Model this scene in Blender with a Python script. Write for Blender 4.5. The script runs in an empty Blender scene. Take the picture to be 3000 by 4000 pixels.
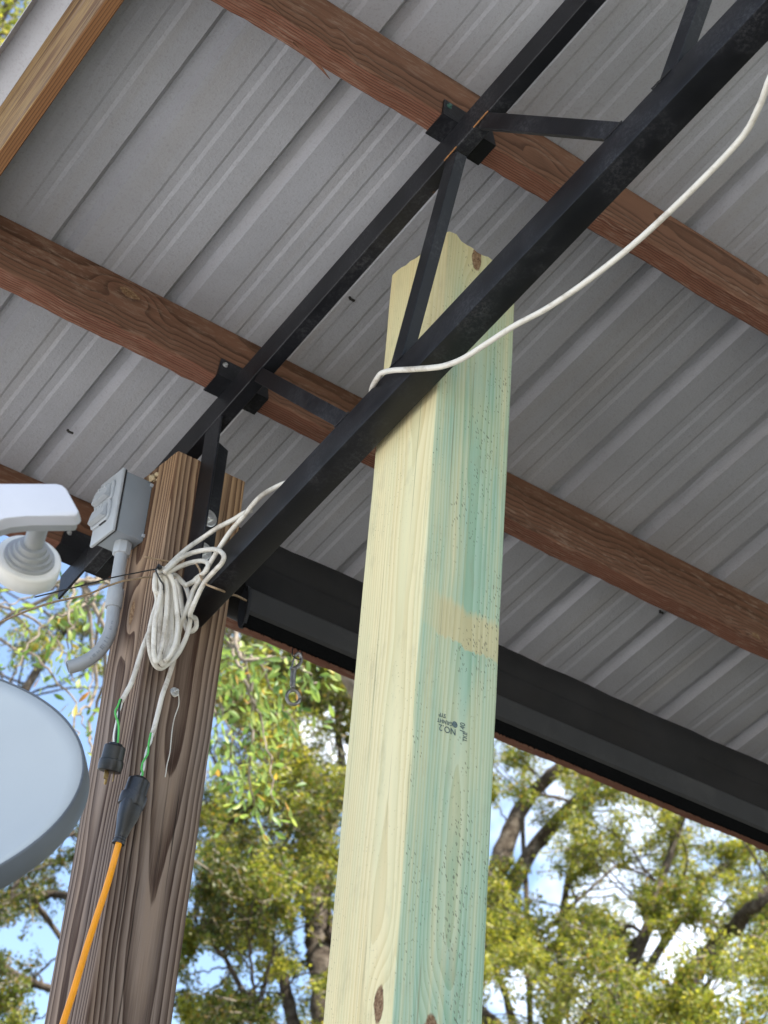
import bpy, bmesh, math, random
import numpy as np
from mathutils import Vector, Matrix
R = math.radians
C = bpy.context.scene.collection
SC = bpy.context.scene
random.seed(7); rng = np.random.default_rng(7)

# ------------------------------------------------------------------ camera, sky, sun, exposure
cam = bpy.data.cameras.new('camera'); camo = bpy.data.objects.new('camera', cam); C.objects.link(camo)
RX = Vector((0.79466209, -0.6026614, 0.07287933)); UP = -Vector((0.37641069, 0.39498798, -0.83803311)); FW = Vector((0.47626375, 0.6933857, 0.54073017))
EYE = Vector((0, 0, 1.6))
M4 = Matrix((RX, UP, -FW)).transposed().to_4x4(); M4.translation = EYE
camo.matrix_world = M4
cam.sensor_fit = 'HORIZONTAL'; cam.sensor_width = 36; cam.lens = 36 * 7254.1455 / 3000
cam.clip_start = 0.05; cam.clip_end = 1000
cam.dof.use_dof = True; cam.dof.focus_distance = 2.75; cam.dof.aperture_fstop = 13
SC.camera = camo

SUN_EL, SUN_AZ = R(58), R(163)            # azimuth measured from +Y towards +X
sund = Vector((math.sin(SUN_AZ) * math.cos(SUN_EL), math.cos(SUN_AZ) * math.cos(SUN_EL), math.sin(SUN_EL)))
w = bpy.data.worlds.new('World'); SC.world = w; w.use_nodes = True
nt = w.node_tree; nt.nodes.clear()
out = nt.nodes.new('ShaderNodeOutputWorld'); bg = nt.nodes.new('ShaderNodeBackground'); bg.inputs[1].default_value = 0.12
sky = nt.nodes.new('ShaderNodeTexSky'); sky.sky_type = 'NISHITA'; sky.sun_disc = False
sky.sun_elevation = SUN_EL; sky.sun_rotation = SUN_AZ; sky.air_density = 1.0; sky.dust_density = 1.2
tc = nt.nodes.new('ShaderNodeTexCoord'); nz = nt.nodes.new('ShaderNodeTexNoise')
nz.inputs['Scale'].default_value = 3.4; nz.inputs['Detail'].default_value = 6; nz.inputs['Roughness'].default_value = .58
cr = nt.nodes.new('ShaderNodeValToRGB'); cr.color_ramp.elements[0].position = .525; cr.color_ramp.elements[1].position = .69
mx = nt.nodes.new('ShaderNodeMix'); mx.data_type = 'RGBA'; mx.inputs['B'].default_value = (8.5, 8.6, 8.8, 1)
nt.links.new(tc.outputs['Generated'], nz.inputs['Vector']); nt.links.new(nz.outputs[0], cr.inputs[0])
nt.links.new(cr.outputs[0], mx.inputs['Factor']); nt.links.new(sky.outputs[0], mx.inputs['A'])
nt.links.new(mx.outputs['Result'], bg.inputs[0]); nt.links.new(bg.outputs[0], out.inputs[0])
sl = bpy.data.lights.new('sun', 'SUN'); sl.energy = 4.6; sl.angle = R(.6); sl.color = (1, .95, .86)
so = bpy.data.objects.new('sun', sl); C.objects.link(so); so.rotation_euler = sund.to_track_quat('Z', 'Y').to_euler()
SC.view_settings.view_transform = 'Standard'; SC.view_settings.look = 'None'
SC.view_settings.exposure = 1.62; SC.view_settings.gamma = 1; SC.view_settings.use_curve_mapping = False
SC.render.engine = 'CYCLES'
SC.cycles.max_bounces = 10; SC.cycles.diffuse_bounces = 5; SC.cycles.use_denoising = True

# ------------------------------------------------------------------ node material helpers
class NM:
    def __init__(s, name):
        s.m = bpy.data.materials.new(name); s.m.use_nodes = True; s.t = s.m.node_tree
        s.b = s.t.nodes['Principled BSDF']; s.out = s.t.nodes['Material Output']
    def n(s, typ, **kw):
        x = s.t.nodes.new('ShaderNode' + typ)
        for k, v in kw.items(): setattr(x, k, v)
        return x
    def l(s, a, b): s.t.links.new(a, b)
    def val(s, x, sock):
        if isinstance(x, (int, float)): sock.default_value = x
        elif isinstance(x, (tuple, list)): sock.default_value = tuple(x) if len(sock.default_value) == len(x) else tuple(x) + (1,)
        else: s.l(x, sock)
    def math(s, op, a, b=0.0, c=None, clamp=False):
        x = s.n('Math', operation=op, use_clamp=clamp); s.val(a, x.inputs[0]); s.val(b, x.inputs[1])
        if c is not None: s.val(c, x.inputs[2])
        return x.outputs[0]
    def vm(s, op, a, b=(0, 0, 0)):
        x = s.n('VectorMath', operation=op); s.val(a, x.inputs[0])
        if op == 'SCALE': s.val(b, x.inputs['Scale'])
        else: s.val(b, x.inputs[1])
        return x.outputs['Value'] if op in ('LENGTH', 'DISTANCE') else x.outputs[0]
    def noise(s, vec, scale=5, detail=3, rough=.55, dist=0, col=False):
        x = s.n('TexNoise'); s.val(vec, x.inputs['Vector']); x.inputs['Scale'].default_value = scale
        x.inputs['Detail'].default_value = detail; x.inputs['Roughness'].default_value = rough; x.inputs['Distortion'].default_value = dist
        return x.outputs['Color' if col else 0]
    def ramp(s, fac, stops, interp='LINEAR'):
        x = s.n('ValToRGB'); x.color_ramp.interpolation = interp; e = x.color_ramp.elements
        while len(e) < len(stops): e.new(.5)
        for q, (p, c) in zip(e, stops):
            q.position = p; q.color = tuple(c) + (1,) if not isinstance(c, (int, float)) else (c, c, c, 1)
        s.val(fac, x.inputs[0]); return x.outputs[0]
    def mix(s, f, a, b, blend='MIX'):
        x = s.n('Mix', data_type='RGBA', blend_type=blend); s.val(f, x.inputs['Factor'])
        s.val(a, x.inputs['A']); s.val(b, x.inputs['B']); return x.outputs['Result']
    def obj(s): return s.n('TexCoord').outputs['Object']
    def bump(s, h, strength=.3, dist=.002):
        x = s.n('Bump'); x.inputs['Strength'].default_value = strength; x.inputs['Distance'].default_value = dist
        s.l(h, x.inputs['Height']); s.l(x.outputs[0], s.b.inputs['Normal'])
    def set(s, base=None, rough=None, metal=None, spec=None):
        for v, k in ((base, 'Base Color'), (rough, 'Roughness'), (metal, 'Metallic'), (spec, 'Specular IOR Level')):
            if v is not None: s.val(v, s.b.inputs[k])
        return s

def simple(name, col, rough=.5, metal=0, spec=.5, var=.12, vs=30, bumpd=0.0, dirt=None, dirt_amt=.5):
    """paint / plastic / metal: base colour with mottling, faint relief and optional dirt"""
    k = NM(name); p = k.obj()
    f = k.noise(p, vs, 5, .6)
    lo = tuple(c * (1 - var) for c in col); hi = tuple(min(1, c * (1 + var)) for c in col)
    c = k.mix(k.ramp(f, [(.3, 0.0), (.7, 1.0)]), lo, hi)
    if dirt:
        d = k.ramp(k.noise(p, vs * .6, 8, .7, .4), [(.5, 0.0), (.72, dirt_amt)])
        c = k.mix(d, c, dirt)
    k.set(c, k.math('ADD', rough - .06, k.math('MULTIPLY', k.noise(p, vs * 2, 3), .14)), metal, spec)
    if bumpd: k.bump(k.noise(p, 260, 3), .35, bumpd)
    return k.m

def wood(name, axis, early, late, freq, center, seed, tilt=(0, 0), warp=.012, fib=.35, knots=(), rough=.75, relief=.0012, contrast=1.0, hook=None, edge=.62, streak=.25):
    """annual rings round a wandering pith, cut by the board's faces; knots deflect the rings"""
    k = NM(name); p = k.obj(); sx = k.n('SeparateXYZ'); k.l(p, sx.inputs[0]); X, Y, Z = sx.outputs
    if axis == 'X': u, v, t = Y, Z, X
    elif axis == 'Y': u, v, t = X, Z, Y
    else: u, v, t = X, Y, Z
    def vec(a, b, c):
        x = k.n('CombineXYZ'); k.val(a, x.inputs[0]); k.val(b, x.inputs[1]); k.val(c, x.inputs[2]); return x.outputs[0]
    q = vec(k.math('ADD', u, seed * 1.7), k.math('ADD', v, seed * .9), k.math('ADD', t, seed * 3.1))
    lowq = vec(k.math('MULTIPLY', u, 2.0), k.math('MULTIPLY', v, 2.0), k.math('ADD', k.math('MULTIPLY', t, 1.5), seed))
    low = k.noise(lowq, 1.0, 2, .5, col=True)
    ls = k.n('SeparateColor'); k.l(low, ls.inputs[0])
    hiq = vec(k.math('MULTIPLY', u, 9.0), k.math('MULTIPLY', v, 9.0), k.math('ADD', k.math('MULTIPLY', t, 2.2), seed * 2))
    hi = k.math('SUBTRACT', k.noise(hiq, 1.6, 3, .5), .5)
    du = k.math('ADD', k.math('SUBTRACT', u, center[0]), k.math('MULTIPLY', k.math('SUBTRACT', ls.outputs[0], .5), warp * 6))
    dv = k.math('ADD', k.math('SUBTRACT', v, center[1]), k.math('MULTIPLY', k.math('SUBTRACT', ls.outputs[1], .5), warp * 6))
    du = k.math('ADD', du, k.math('MULTIPLY', t, tilt[0])); dv = k.math('ADD', dv, k.math('MULTIPLY', t, tilt[1]))
    r = k.math('SQRT', k.math('ADD', k.math('MULTIPLY', du, du), k.math('MULTIPLY', dv, dv)))
    r = k.math('ADD', r, k.math('MULTIPLY', hi, warp))
    kmask = None
    for (kx, ky, kz, kr, el) in knots:
        d = k.vm('LENGTH', vec(k.math('SUBTRACT', u, kx), k.math('SUBTRACT', v, ky), k.math('DIVIDE', k.math('SUBTRACT', t, kz), el)))
        dn = k.math('ADD', d, k.math('MULTIPLY', k.math('SUBTRACT', k.noise(q, 60, 3), .5), kr * .7))
        g = k.math('POWER', 2.718, k.math('MULTIPLY', k.math('MULTIPLY', d, d), -1 / (kr * 2.6) ** 2))
        r = k.math('ADD', r, k.math('MULTIPLY', g, kr * 1.1))
        mk = k.ramp(k.math('DIVIDE', dn, kr), [(.85, 1.0), (1.0, 0.0)])
        kmask = mk if kmask is None else k.math('MAXIMUM', kmask, mk)
    ph = k.math('FRACT', k.math('MULTIPLY', r, freq))
    ring = k.ramp(ph, [(0, 0.0), (.12, .05), (edge, .35), (.9, 1.0), (.97, .85), (1.0, 0.0)])
    fibre = k.noise(vec(k.math('MULTIPLY', u, 55.0), k.math('MULTIPLY', v, 55.0), k.math('MULTIPLY', t, 1.3)), 9, 4, .65)
    strk = k.noise(vec(k.math('MULTIPLY', u, 14.0), k.math('MULTIPLY', v, 14.0), k.math('ADD', k.math('MULTIPLY', t, .8), seed)), 2, 4, .6)
    fac = k.math('MULTIPLY', ring, contrast)
    fac = k.math('ADD', fac, k.math('MULTIPLY', k.math('SUBTRACT', fibre, .5), fib), clamp=True)
    fac = k.math('ADD', fac, k.math('MULTIPLY', k.math('SUBTRACT', strk, .5), streak * 2), clamp=True)
    col = k.mix(fac, early, late)
    if hook: col = hook(k, col, u, v, t, q, fac, vec)
    if kmask is not None:
        kc = k.ramp(k.noise(q, 170, 4, .7), [(.3, (.07, .035, .02)), (.5, (.20, .115, .06)), (.7, (.34, .24, .14))])
        col = k.mix(kmask, col, kc)
    k.set(col, rough, 0, .25)
    h = k.math('ADD', k.math('MULTIPLY', fac, -.6), k.math('MULTIPLY', fibre, .5))
    k.bump(h, .6, relief)
    return k.m

# ------------------------------------------------------------------ mesh helpers
def link(name, me, mat, parent=None, loc=None, smooth=False):
    o = bpy.data.objects.new(name, me); C.objects.link(o)
    for m in (mat if isinstance(mat, (list, tuple)) else [mat]): me.materials.append(m)
    if parent is not None: o.parent = parent
    if loc is not None: o.location = loc
    if smooth:
        for p in me.polygons: p.use_smooth = True
    return o
def bm_obj(name, bm, mat, parent=None, loc=None, smooth=False):
    bmesh.ops.recalc_face_normals(bm, faces=bm.faces[:])
    me = bpy.data.meshes.new(name); bm.to_mesh(me); bm.free()
    return link(name, me, mat, parent, loc, smooth)
def tag(o, label=None, cat=None, group=None, kind=None):
    if label: o['label'] = label
    if cat: o['category'] = cat
    if group: o['group'] = group
    if kind: o['kind'] = kind
    return o
def thing(name, loc, label, cat, group=None):
    o = bpy.data.objects.new(name, None); C.objects.link(o); o.location = loc; o.empty_display_size = .05
    return tag(o, label, cat, group)
def rel(parent, pts):                         # world points -> parent space (parents are only translated)
    L = parent.location if parent is not None else Vector((0, 0, 0))
    return [Vector(p) - L for p in pts]
def box_bm(lo, hi, bev=0.0, seg=2, bm=None):
    b = bmesh.new(); bmesh.ops.create_cube(b, size=1)
    for v in b.verts: v.co = Vector([lo[i] + (v.co[i] + .5) * (hi[i] - lo[i]) for i in range(3)])
    if bev: bmesh.ops.bevel(b, geom=b.edges[:], offset=bev, segments=seg, profile=.5, affect='EDGES')
    if bm is None: return b
    me = bpy.data.meshes.new('tmp'); b.to_mesh(me); b.free(); bm.from_mesh(me); bpy.data.meshes.remove(me); return bm
def prism_bm(poly, axis, a, b, bev=0.0, seg=2, bm=None):
    """closed polygon of 3-D points extruded by vector (b)"""
    m = bmesh.new() if bm is None else bm
    v0 = [m.verts.new(Vector(p) + Vector(axis) * a) for p in poly]; v1 = [m.verts.new(Vector(p) + Vector(axis) * b) for p in poly]
    n = len(poly); fs = [m.faces.new(v0[::-1]), m.faces.new(v1)]
    for i in range(n): fs.append(m.faces.new((v0[i], v0[(i + 1) % n], v1[(i + 1) % n], v1[i])))
    if bev and bm is None:
        bmesh.ops.recalc_face_normals(m, faces=m.faces[:])
        bmesh.ops.bevel(m, geom=m.edges[:], offset=bev, segments=seg, profile=.5, affect='EDGES')
    return m
def spline(pts, per=8):
    P = [Vector(p) for p in pts]
    if len(P) < 3: return [P[0].lerp(P[1], i / per) for i in range(per + 1)]
    Q = [2 * P[0] - P[1]] + P + [2 * P[-1] - P[-2]]; o = []
    for i in range(1, len(Q) - 2):
        a, b, c, d = Q[i - 1:i + 3]
        for j in range(per):
            t = j / per
            o.append(.5 * ((2 * b) + (c - a) * t + (2 * a - 5 * b + 4 * c - d) * t * t + (3 * b - a - 3 * c + d) * t ** 3))
    o.append(P[-1]); return o
def tube_bm(path, rad, n=10, bm=None, caps=True):
    """sweep a circle along a path; rad is a number or one per point"""
    m = bmesh.new() if bm is None else bm
    P = [Vector(p) for p in path]; rs = rad if isinstance(rad, (list, tuple, np.ndarray)) else [rad] * len(P)
    t0 = (P[1] - P[0]).normalized(); ref = Vector((0, 0, 1)) if abs(t0.z) < .9 else Vector((1, 0, 0))
    nrm = (ref - t0 * ref.dot(t0)).normalized(); rings = []
    for i, p in enumerate(P):
        t = (P[min(i + 1, len(P) - 1)] - P[max(i - 1, 0)]).normalized()
        nrm = (nrm - t * nrm.dot(t)).normalized(); bn = t.cross(nrm)
        rings.append([m.verts.new(p + (nrm * math.cos(2 * math.pi * j / n) + bn * math.sin(2 * math.pi * j / n)) * rs[i]) for j in range(n)])
    for a, b in zip(rings, rings[1:]):
        for j in range(n): m.faces.new((a[j], a[(j + 1) % n], b[(j + 1) % n], b[j]))
    if caps: m.faces.new(rings[0][::-1]); m.faces.new(rings[-1])
    return m
def lathe_bm(profile, base, axis, n=32, bm=None, up=None, squash=1.0):
    """(along, radius) profile revolved about an axis through base"""
    m = bmesh.new() if bm is None else bm
    ax = Vector(axis).normalized(); ref = up or (Vector((0, 0, 1)) if abs(ax.z) < .9 else Vector((1, 0, 0)))
    e1 = (ref - ax * ref.dot(ax)).normalized(); e2 = ax.cross(e1); B = Vector(base); rings = []
    for a, r in profile:
        rings.append([m.verts.new(B + ax * a + (e1 * math.cos(2 * math.pi * j / n) + e2 * math.sin(2 * math.pi * j / n) * squash) * max(r, 1e-5)) for j in range(n)])
    for a, b in zip(rings, rings[1:]):
        for j in range(n): m.faces.new((a[j], a[(j + 1) % n], b[(j + 1) % n], b[j]))
    m.faces.new(rings[0][::-1]); m.faces.new(rings[-1]); return m
def autosmooth(o, ang=35):
    me = o.data
    for p in me.polygons: p.use_smooth = True
    bm = bmesh.new(); bm.from_mesh(me)
    for e in bm.edges:
        if len(e.link_faces) == 2 and e.calc_face_angle(0) > R(ang): e.smooth = False
    bm.to_mesh(me); bm.free(); return o

S = 0.27104523                       # roof slope, falling towards +Y
NRM = Vector((0, S, 1)).normalized(); DWN = Vector((0, 1, -S)).normalized()
def onroof(x, y, h): return Vector((x, y, 1.6 + h - S * y))     # h: height of the sloping plane at y = 0, above the eye
H0 = 2.5673                          # plane of the chord tops = underside of the purlins
PUR = .1397                          # purlin depth, at right angles to the roof
HR = H0 + (PUR + .0015) * math.sqrt(1 + S * S)

# ------------------------------------------------------------------ materials
def green_hook(k, col, u, v, t, q, fac, vec):
    # pressure-treatment stain: strong on the inner face, weak on the left face; strap band left pale; ink-like checks
    nrm = k.n('TexCoord').outputs['Normal']; s = k.n('SeparateXYZ'); k.l(nrm, s.inputs[0])
    face = k.ramp(k.math('MULTIPLY', s.outputs[1], -1.0), [(.35, 0.0), (.8, 1.0)])
    big = k.noise(vec(k.math('MULTIPLY', u, 18.0), k.math('MULTIPLY', v, 18.0), k.math('ADD', k.math('MULTIPLY', t, 2.4), 3.0)), 1.0, 4, .55)
    stripe = k.noise(vec(k.math('MULTIPLY', u, 105.0), k.math('MULTIPLY', v, 105.0), k.math('MULTIPLY', t, .55)), 1.0, 3, .5)
    amt = k.math('MULTIPLY', k.ramp(big, [(.32, 0.3), (.60, 1.0)]), k.ramp(stripe, [(.32, .42), (.46, .8), (.58, 1.0)]))
    # vivid streak along the middle-right of the face
    st = k.math('SUBTRACT', 1.0, k.math('MULTIPLY', k.math('ABSOLUTE', k.math('SUBTRACT', u, .092)), 22.0), clamp=True)
    amt = k.math('ADD', amt, k.math('MULTIPLY', st, .32))
    tz = k.math('SUBTRACT', t, k.math('ADD', 2.855, k.math('MULTIPLY', u, -.1)))
    wob = k.math('ADD', k.math('MULTIPLY', k.math('SUBTRACT', k.noise(q, 22, 3), .5), .02), k.math('MULTIPLY', k.math('SUBTRACT', stripe, .5), .03))
    band = k.math('MULTIPLY', k.ramp(k.math('ADD', tz, wob), [(.0, 0.0), (.004, 1.0)]), k.ramp(k.math('ADD', tz, wob), [(.052, 1.0), (.066, 0.0)]))
    bu = k.ramp(u, [(.015, .25), (.04, 1.0)])
    band = k.math('MULTIPLY', band, bu)
    top = k.ramp(t, [(0, 0.0), (1, 1.0)])
    tt = k.math('MULTIPLY', k.math('SUBTRACT', t, 3.30), 3.3, clamp=True)
    amt = k.math('MULTIPLY', amt, k.math('SUBTRACT', 1.0, k.math('MULTIPLY', band, .85)))
    amt = k.math('MULTIPLY', amt, k.math('SUBTRACT', 1.0, k.math('MULTIPLY', tt, .75)))
    lf = k.noise(vec(k.math('MULTIPLY', u, 10.0), k.math('MULTIPLY', v, 30.0), k.math('MULTIPLY', t, 1.6)), 1.0, 4, .6)
    bleed = k.math('MULTIPLY', k.ramp(v, [(.0, 1.0), (.035, 0.0)]), .25)
    lfm = k.math('ADD', k.math('MULTIPLY', k.ramp(lf, [(.42, 0.0), (.62, 1.0)]), .32), k.math('MULTIPLY', bleed, k.ramp(big, [(.42, 0.0), (.6, 1.0)])))
    col = k.mix(lfm, col, (.57, .60, .38))
    g = k.mix(stripe, (.29, .45, .35), (.41, .535, .39))
    g = k.mix(fac, g, (.20, .33, .20))
    col = k.mix(k.math('MULTIPLY', face, amt, clamp=True), col, g)
    col = k.mix(k.math('MULTIPLY', k.math('MULTIPLY', band, face), k.math('MULTIPLY', stripe, .6)), col, (.30, .24, .10))
    col = k.mix(k.math('MULTIPLY', tt, .5), col, (.44, .34, .14))
    # dark flecks, denser on the green face and in drifts
    vo = k.n('TexVoronoi'); vo.inputs['Scale'].default_value = 250; vo.inputs['Randomness'].default_value = 1
    k.l(vec(k.math('ADD', u, k.math('MULTIPLY', t, .35)), v, k.math('MULTIPLY', t, .42)), vo.inputs['Vector'])
    cl = k.noise(vec(k.math('MULTIPLY', u, 16.0), k.math('MULTIPLY', v, 16.0), k.math('MULTIPLY', t, 5.0)), 1.0, 3, .6)
    thr = k.math('MULTIPLY', k.ramp(cl, [(.36, .10), (.62, 1.0)]), k.math('ADD', .15, k.math('MULTIPLY', face, .13)))
    fl = k.math('MULTIPLY', k.math('LESS_THAN', vo.outputs['Distance'], thr), k.math('GREATER_THAN', k.noise(q, 240, 2), .44))
    col = k.mix(k.math('MULTIPLY', fl, .62), col, (.07, .065, .045))
    gr = k.noise(vec(k.math('MULTIPLY', u, 26.0), k.math('MULTIPLY', v, 26.0), k.math('MULTIPLY', t, 9.0)), 1.0, 6, .7)
    col = k.mix(k.ramp(gr, [(.54, 0.0), (.74, .38)]), col, (.30, .27, .17))
    ck = k.noise(vec(k.math('MULTIPLY', u, 190.0), k.math('MULTIPLY', v, 190.0), k.math('MULTIPLY', t, 2.0)), 1.0, 3, .5)
    col = k.mix(k.math('MULTIPLY', k.ramp(ck, [(.30, 1.0), (.36, 0.0)]), .5), col, (.22, .19, .10))
    return col
M_new = wood('treated_pine', 'Z', (.74, .655, .395), (.56, .455, .225), 270, (.082, .042), 3.3, tilt=(.0018, -.0012), warp=.0026, fib=.42,
             knots=((0, .0316, 2.328, .0105, 2.6), (.0605, 0, 2.298, .012, 2.2), (.0591, 0, 3.543, .0105, 2.4)), rough=.68, relief=.0009, contrast=.62, hook=green_hook, edge=.45, streak=.34)
def weather_hook(k, col, u, v, t, q, fac, vec):
    # brown where the eave keeps it dry (top), silvery grey lower down and on the rain side
    up = k.math('MULTIPLY', k.math('SUBTRACT', t, 2.90), 2.2, clamp=True)
    nz_ = k.noise(vec(k.math('MULTIPLY', u, 16.0), k.math('MULTIPLY', v, 16.0), k.math('MULTIPLY', t, 2.0)), 1.0, 4, .6)
    br = k.math('ADD', k.math('MULTIPLY', up, .75), k.math('MULTIPLY', k.math('SUBTRACT', nz_, .45), 1.1), clamp=True)
    warm = k.mix(fac, (.43, .26, .125), (.085, .035, .017))
    col = k.mix(k.math('MULTIPLY', br, .85), col, warm)
    ck = k.noise(vec(k.math('MULTIPLY', u, 130.0), k.math('MULTIPLY', v, 130.0), k.math('MULTIPLY', t, 2.4)), 1.0, 3, .55)
    where = k.noise(vec(k.math('MULTIPLY', u, 14.0), k.math('MULTIPLY', v, 14.0), k.math('MULTIPLY', t, 1.1)), 1.0, 2, .5)
    ck = k.math('MULTIPLY', k.ramp(ck, [(.33, 1.0), (.39, 0.0)]), k.ramp(where, [(.42, 0.0), (.56, 1.0)]))
    return k.mix(k.math('MULTIPLY', ck, .85), col, (.018, .011, .008))
M_old = wood('weathered_post_wood', 'Z', (.255, .195, .158), (.043, .024, .017), 185, (.088, .098), 8.1, tilt=(.004, .005), warp=.0040, fib=.75, rough=.85, relief=.0022, contrast=.95, hook=weather_hook, edge=.36, streak=.5,
             knots=((-.002, .075, 3.11, .009, 3.0),))
def purlin_hook(k, col, u, v, t, q, fac, vec):
    nrm = k.n('TexCoord').outputs['Normal']; s = k.n('SeparateXYZ'); k.l(nrm, s.inputs[0])
    under = k.ramp(k.math('MULTIPLY', s.outputs[2], -1.0), [(.4, 0.0), (.8, 1.0)])   # planed edge, redder sapwood than the wide faces
    red = k.mix(fac, (.20, .085, .055), (.08, .030, .018))
    col = k.mix(k.math('MULTIPLY', under, .85), col, red)
    sc = k.noise(vec(k.math('MULTIPLY', u, 300.0), k.math('MULTIPLY', v, 60.0), k.math('MULTIPLY', t, 25.0)), 1.0, 4, .7)
    pale = k.noise(vec(k.math('MULTIPLY', u, 12.0), k.math('MULTIPLY', v, 12.0), k.math('MULTIPLY', t, 2.6)), 1.0, 4, .6)
    return k.mix(k.math('MULTIPLY', k.ramp(sc, [(.50, 0.0), (.70, .8)]), k.ramp(pale, [(.42, 0.0), (.60, .9)])), col, (.33, .235, .175))
M_pur = wood('purlin_wood', 'X', (.185, .092, .055), (.085, .040, .023), 250, (.33, .02), 5.2, tilt=(.002, .004), warp=.0022, fib=1.1, rough=.85, relief=.0028, hook=purlin_hook, streak=.75,
             knots=((-.004, .07, .72, .011, 1.6), (-.004, .09, 1.95, .012, 1.5), (.02, .0, 1.38, .010, 1.6), (-.004, .06, 2.6, .010, 1.8)))
M_pur2 = wood('purlin_wood_b', 'X', (.178, .090, .056), (.080, .039, .023), 240, (.36, .05), 11.7, tilt=(.002, -.004), warp=.0024, fib=1.1, rough=.85, relief=.0028, hook=purlin_hook, streak=.75,
              knots=((.03, .1, .33, .012, 1.8), (.05, .06, 1.5, .011, 1.6), (.0, .012, 1.86, .009, 1.6)))
def raft_hook(k, col, u, v, t, q, fac, vec):
    nrm = k.n('TexCoord').outputs['Normal']; s = k.n('SeparateXYZ'); k.l(nrm, s.inputs[0])
    side = k.ramp(k.math('MULTIPLY', s.outputs[0], -1.0), [(.4, 0.0), (.8, 1.0)])
    nn = k.noise(vec(k.math('MULTIPLY', u, 60.0), k.math('MULTIPLY', v, 60.0), k.math('MULTIPLY', t, 2.0)), 1.0, 5, .65)
    w_ = k.ramp(nn, [(.34, (.05, .028, .018)), (.45, (.17, .10, .05)), (.52, (.34, .23, .10)), (.57, (.12, .07, .04)), (.66, (.40, .30, .22)), (.72, (.15, .09, .06))])
    return k.mix(k.math('MULTIPLY', side, .75), col, w_)
M_raft = wood('gable_rafter_wood', 'Y', (.21, .10, .04), (.08, .034, .014), 200, (.20, .03), 2.2, tilt=(.001, .002), warp=.002, fib=.45, rough=.75, hook=raft_hook)

k = NM('roof_sheet_underside'); p = k.obj()
st = k.noise(p, 230, 4, .65); mo = k.noise(p, 3.5, 5, .6)
mp = k.n('Mapping'); mp.inputs['Scale'].default_value = (22, .9, .9); k.l(p, mp.inputs[0]); run = k.noise(mp.outputs[0], 1.0, 5, .6)
c = k.mix(k.ramp(mo, [(.3, 0.0), (.7, 1.0)]), (.325, .327, .348), (.40, .405, .435))
c = k.mix(k.ramp(run, [(.50, 0.0), (.72, .45)]), c, (.32, .30, .275))
c = k.mix(k.ramp(st, [(.52, 0.0), (.72, .55)]), c, (.24, .235, .235))
k.set(c, k.math('ADD', .30, k.math('MULTIPLY', st, .2)), 0, .5); k.bump(st, .7, .0016); M_roof = k.m

k = NM('black_steel_paint'); p = k.obj()
dn = k.noise(p, 9, 6, .65); ds = k.noise(p, 180, 4, .7)
c = k.mix(k.ramp(dn, [(.3, 0.0), (.7, 1.0)]), (.0045, .0047, .006), (.0105, .011, .0145))
dust = k.math('MULTIPLY', k.ramp(dn, [(.45, 0.0), (.68, .8)]), k.ramp(ds, [(.45, 0.0), (.62, 1.0)]))
c = k.mix(k.math('MULTIPLY', dust, .6), c, (.085, .085, .09))
rust = k.ramp(k.noise(p, 26, 5, .7), [(.70, 0.0), (.76, .8)]); c = k.mix(rust, c, (.16, .07, .03))
k.set(c, k.math('ADD', .30, k.math('MULTIPLY', dn, .3)), 0, .32); k.bump(ds, .2, .0008); M_blk = k.m
M_zinc = simple('zinc_plated_steel', (.62, .62, .61), .32, .9, var=.2, vs=120)
M_steel = simple('dull_steel', (.30, .29, .28), .38, .85, var=.25, vs=150)
M_grn = simple('green_coated_screw', (.04, .10, .08), .5, var=.3, vs=120)
M_pvc = simple('grey_conduit_plastic', (.33, .35, .37), .42, var=.07, vs=14, dirt=(.24, .19, .15), dirt_amt=.14)
M_box = simple('grey_box_plastic', (.215, .24, .265), .48, var=.05, vs=18, bumpd=.0004)
M_cov = simple('pale_grey_cover_plastic', (.37, .39, .41), .38, var=.05, vs=25)
M_gask = simple('black_rubber', (.012, .012, .014), .6, var=.2, vs=60)
M_plug = simple('scuffed_black_plug_plastic', (.009, .009, .0105), .34, var=.25, vs=80, dirt=(.07, .06, .055), dirt_amt=.4)
M_brass = simple('tarnished_brass', (.36, .25, .11), .38, .9, var=.2, vs=150)
M_white = simple('white_cable_jacket', (.68, .64, .565), .45, var=.06, vs=34, dirt=(.26, .20, .135), dirt_amt=.85)
M_white2 = simple('clean_white_wire', (.78, .77, .74), .4, var=.04, vs=60)
M_green = simple('green_wire', (.08, .46, .09), .4, var=.1, vs=60)
M_blackw = simple('black_wire', (.014, .014, .015), .4, var=.2, vs=60)
M_orange = simple('orange_cord_jacket', (.95, .36, .004), .42, var=.05, vs=40, dirt=(.45, .20, .05), dirt_amt=.3)
M_twine = simple('brown_twine', (.33, .23, .14), .9, var=.3, vs=300, bumpd=.001)
M_shade = simple('black_shade_fabric', (.0165, .0152, .0148), .85, spec=.2, var=.35, vs=9, bumpd=.0006, dirt=(.022, .019, .017), dirt_amt=.7)
M_bar = simple('charcoal_aluminium_bar', (.030, .0288, .0282), .7, spec=.3, var=.15, vs=22, dirt=(.07, .065, .06), dirt_amt=.4)
M_brush = simple('black_brush_fibre', (.006, .006, .006), 1.0, spec=.0, var=.3, vs=300)
M_lnb = simple('white_housing_plastic', (.53, .54, .58), .45, var=.04, vs=12)
M_lnbg = simple('grey_feed_plastic', (.27, .28, .28), .45, var=.1, vs=25, dirt=(.40, .40, .30), dirt_amt=.4)
M_lens = simple('off_white_lens_cap', (.62, .61, .56), .45, var=.04, vs=20, dirt=(.5, .46, .36), dirt_amt=.3)
M_dish = simple('pale_grey_dish_paint', (.425, .455, .455), .6, var=.03, vs=6, bumpd=.0002)
M_rim = simple('dark_grey_dish_rim', (.085, .097, .11), .5, var=.08, vs=10)
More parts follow.
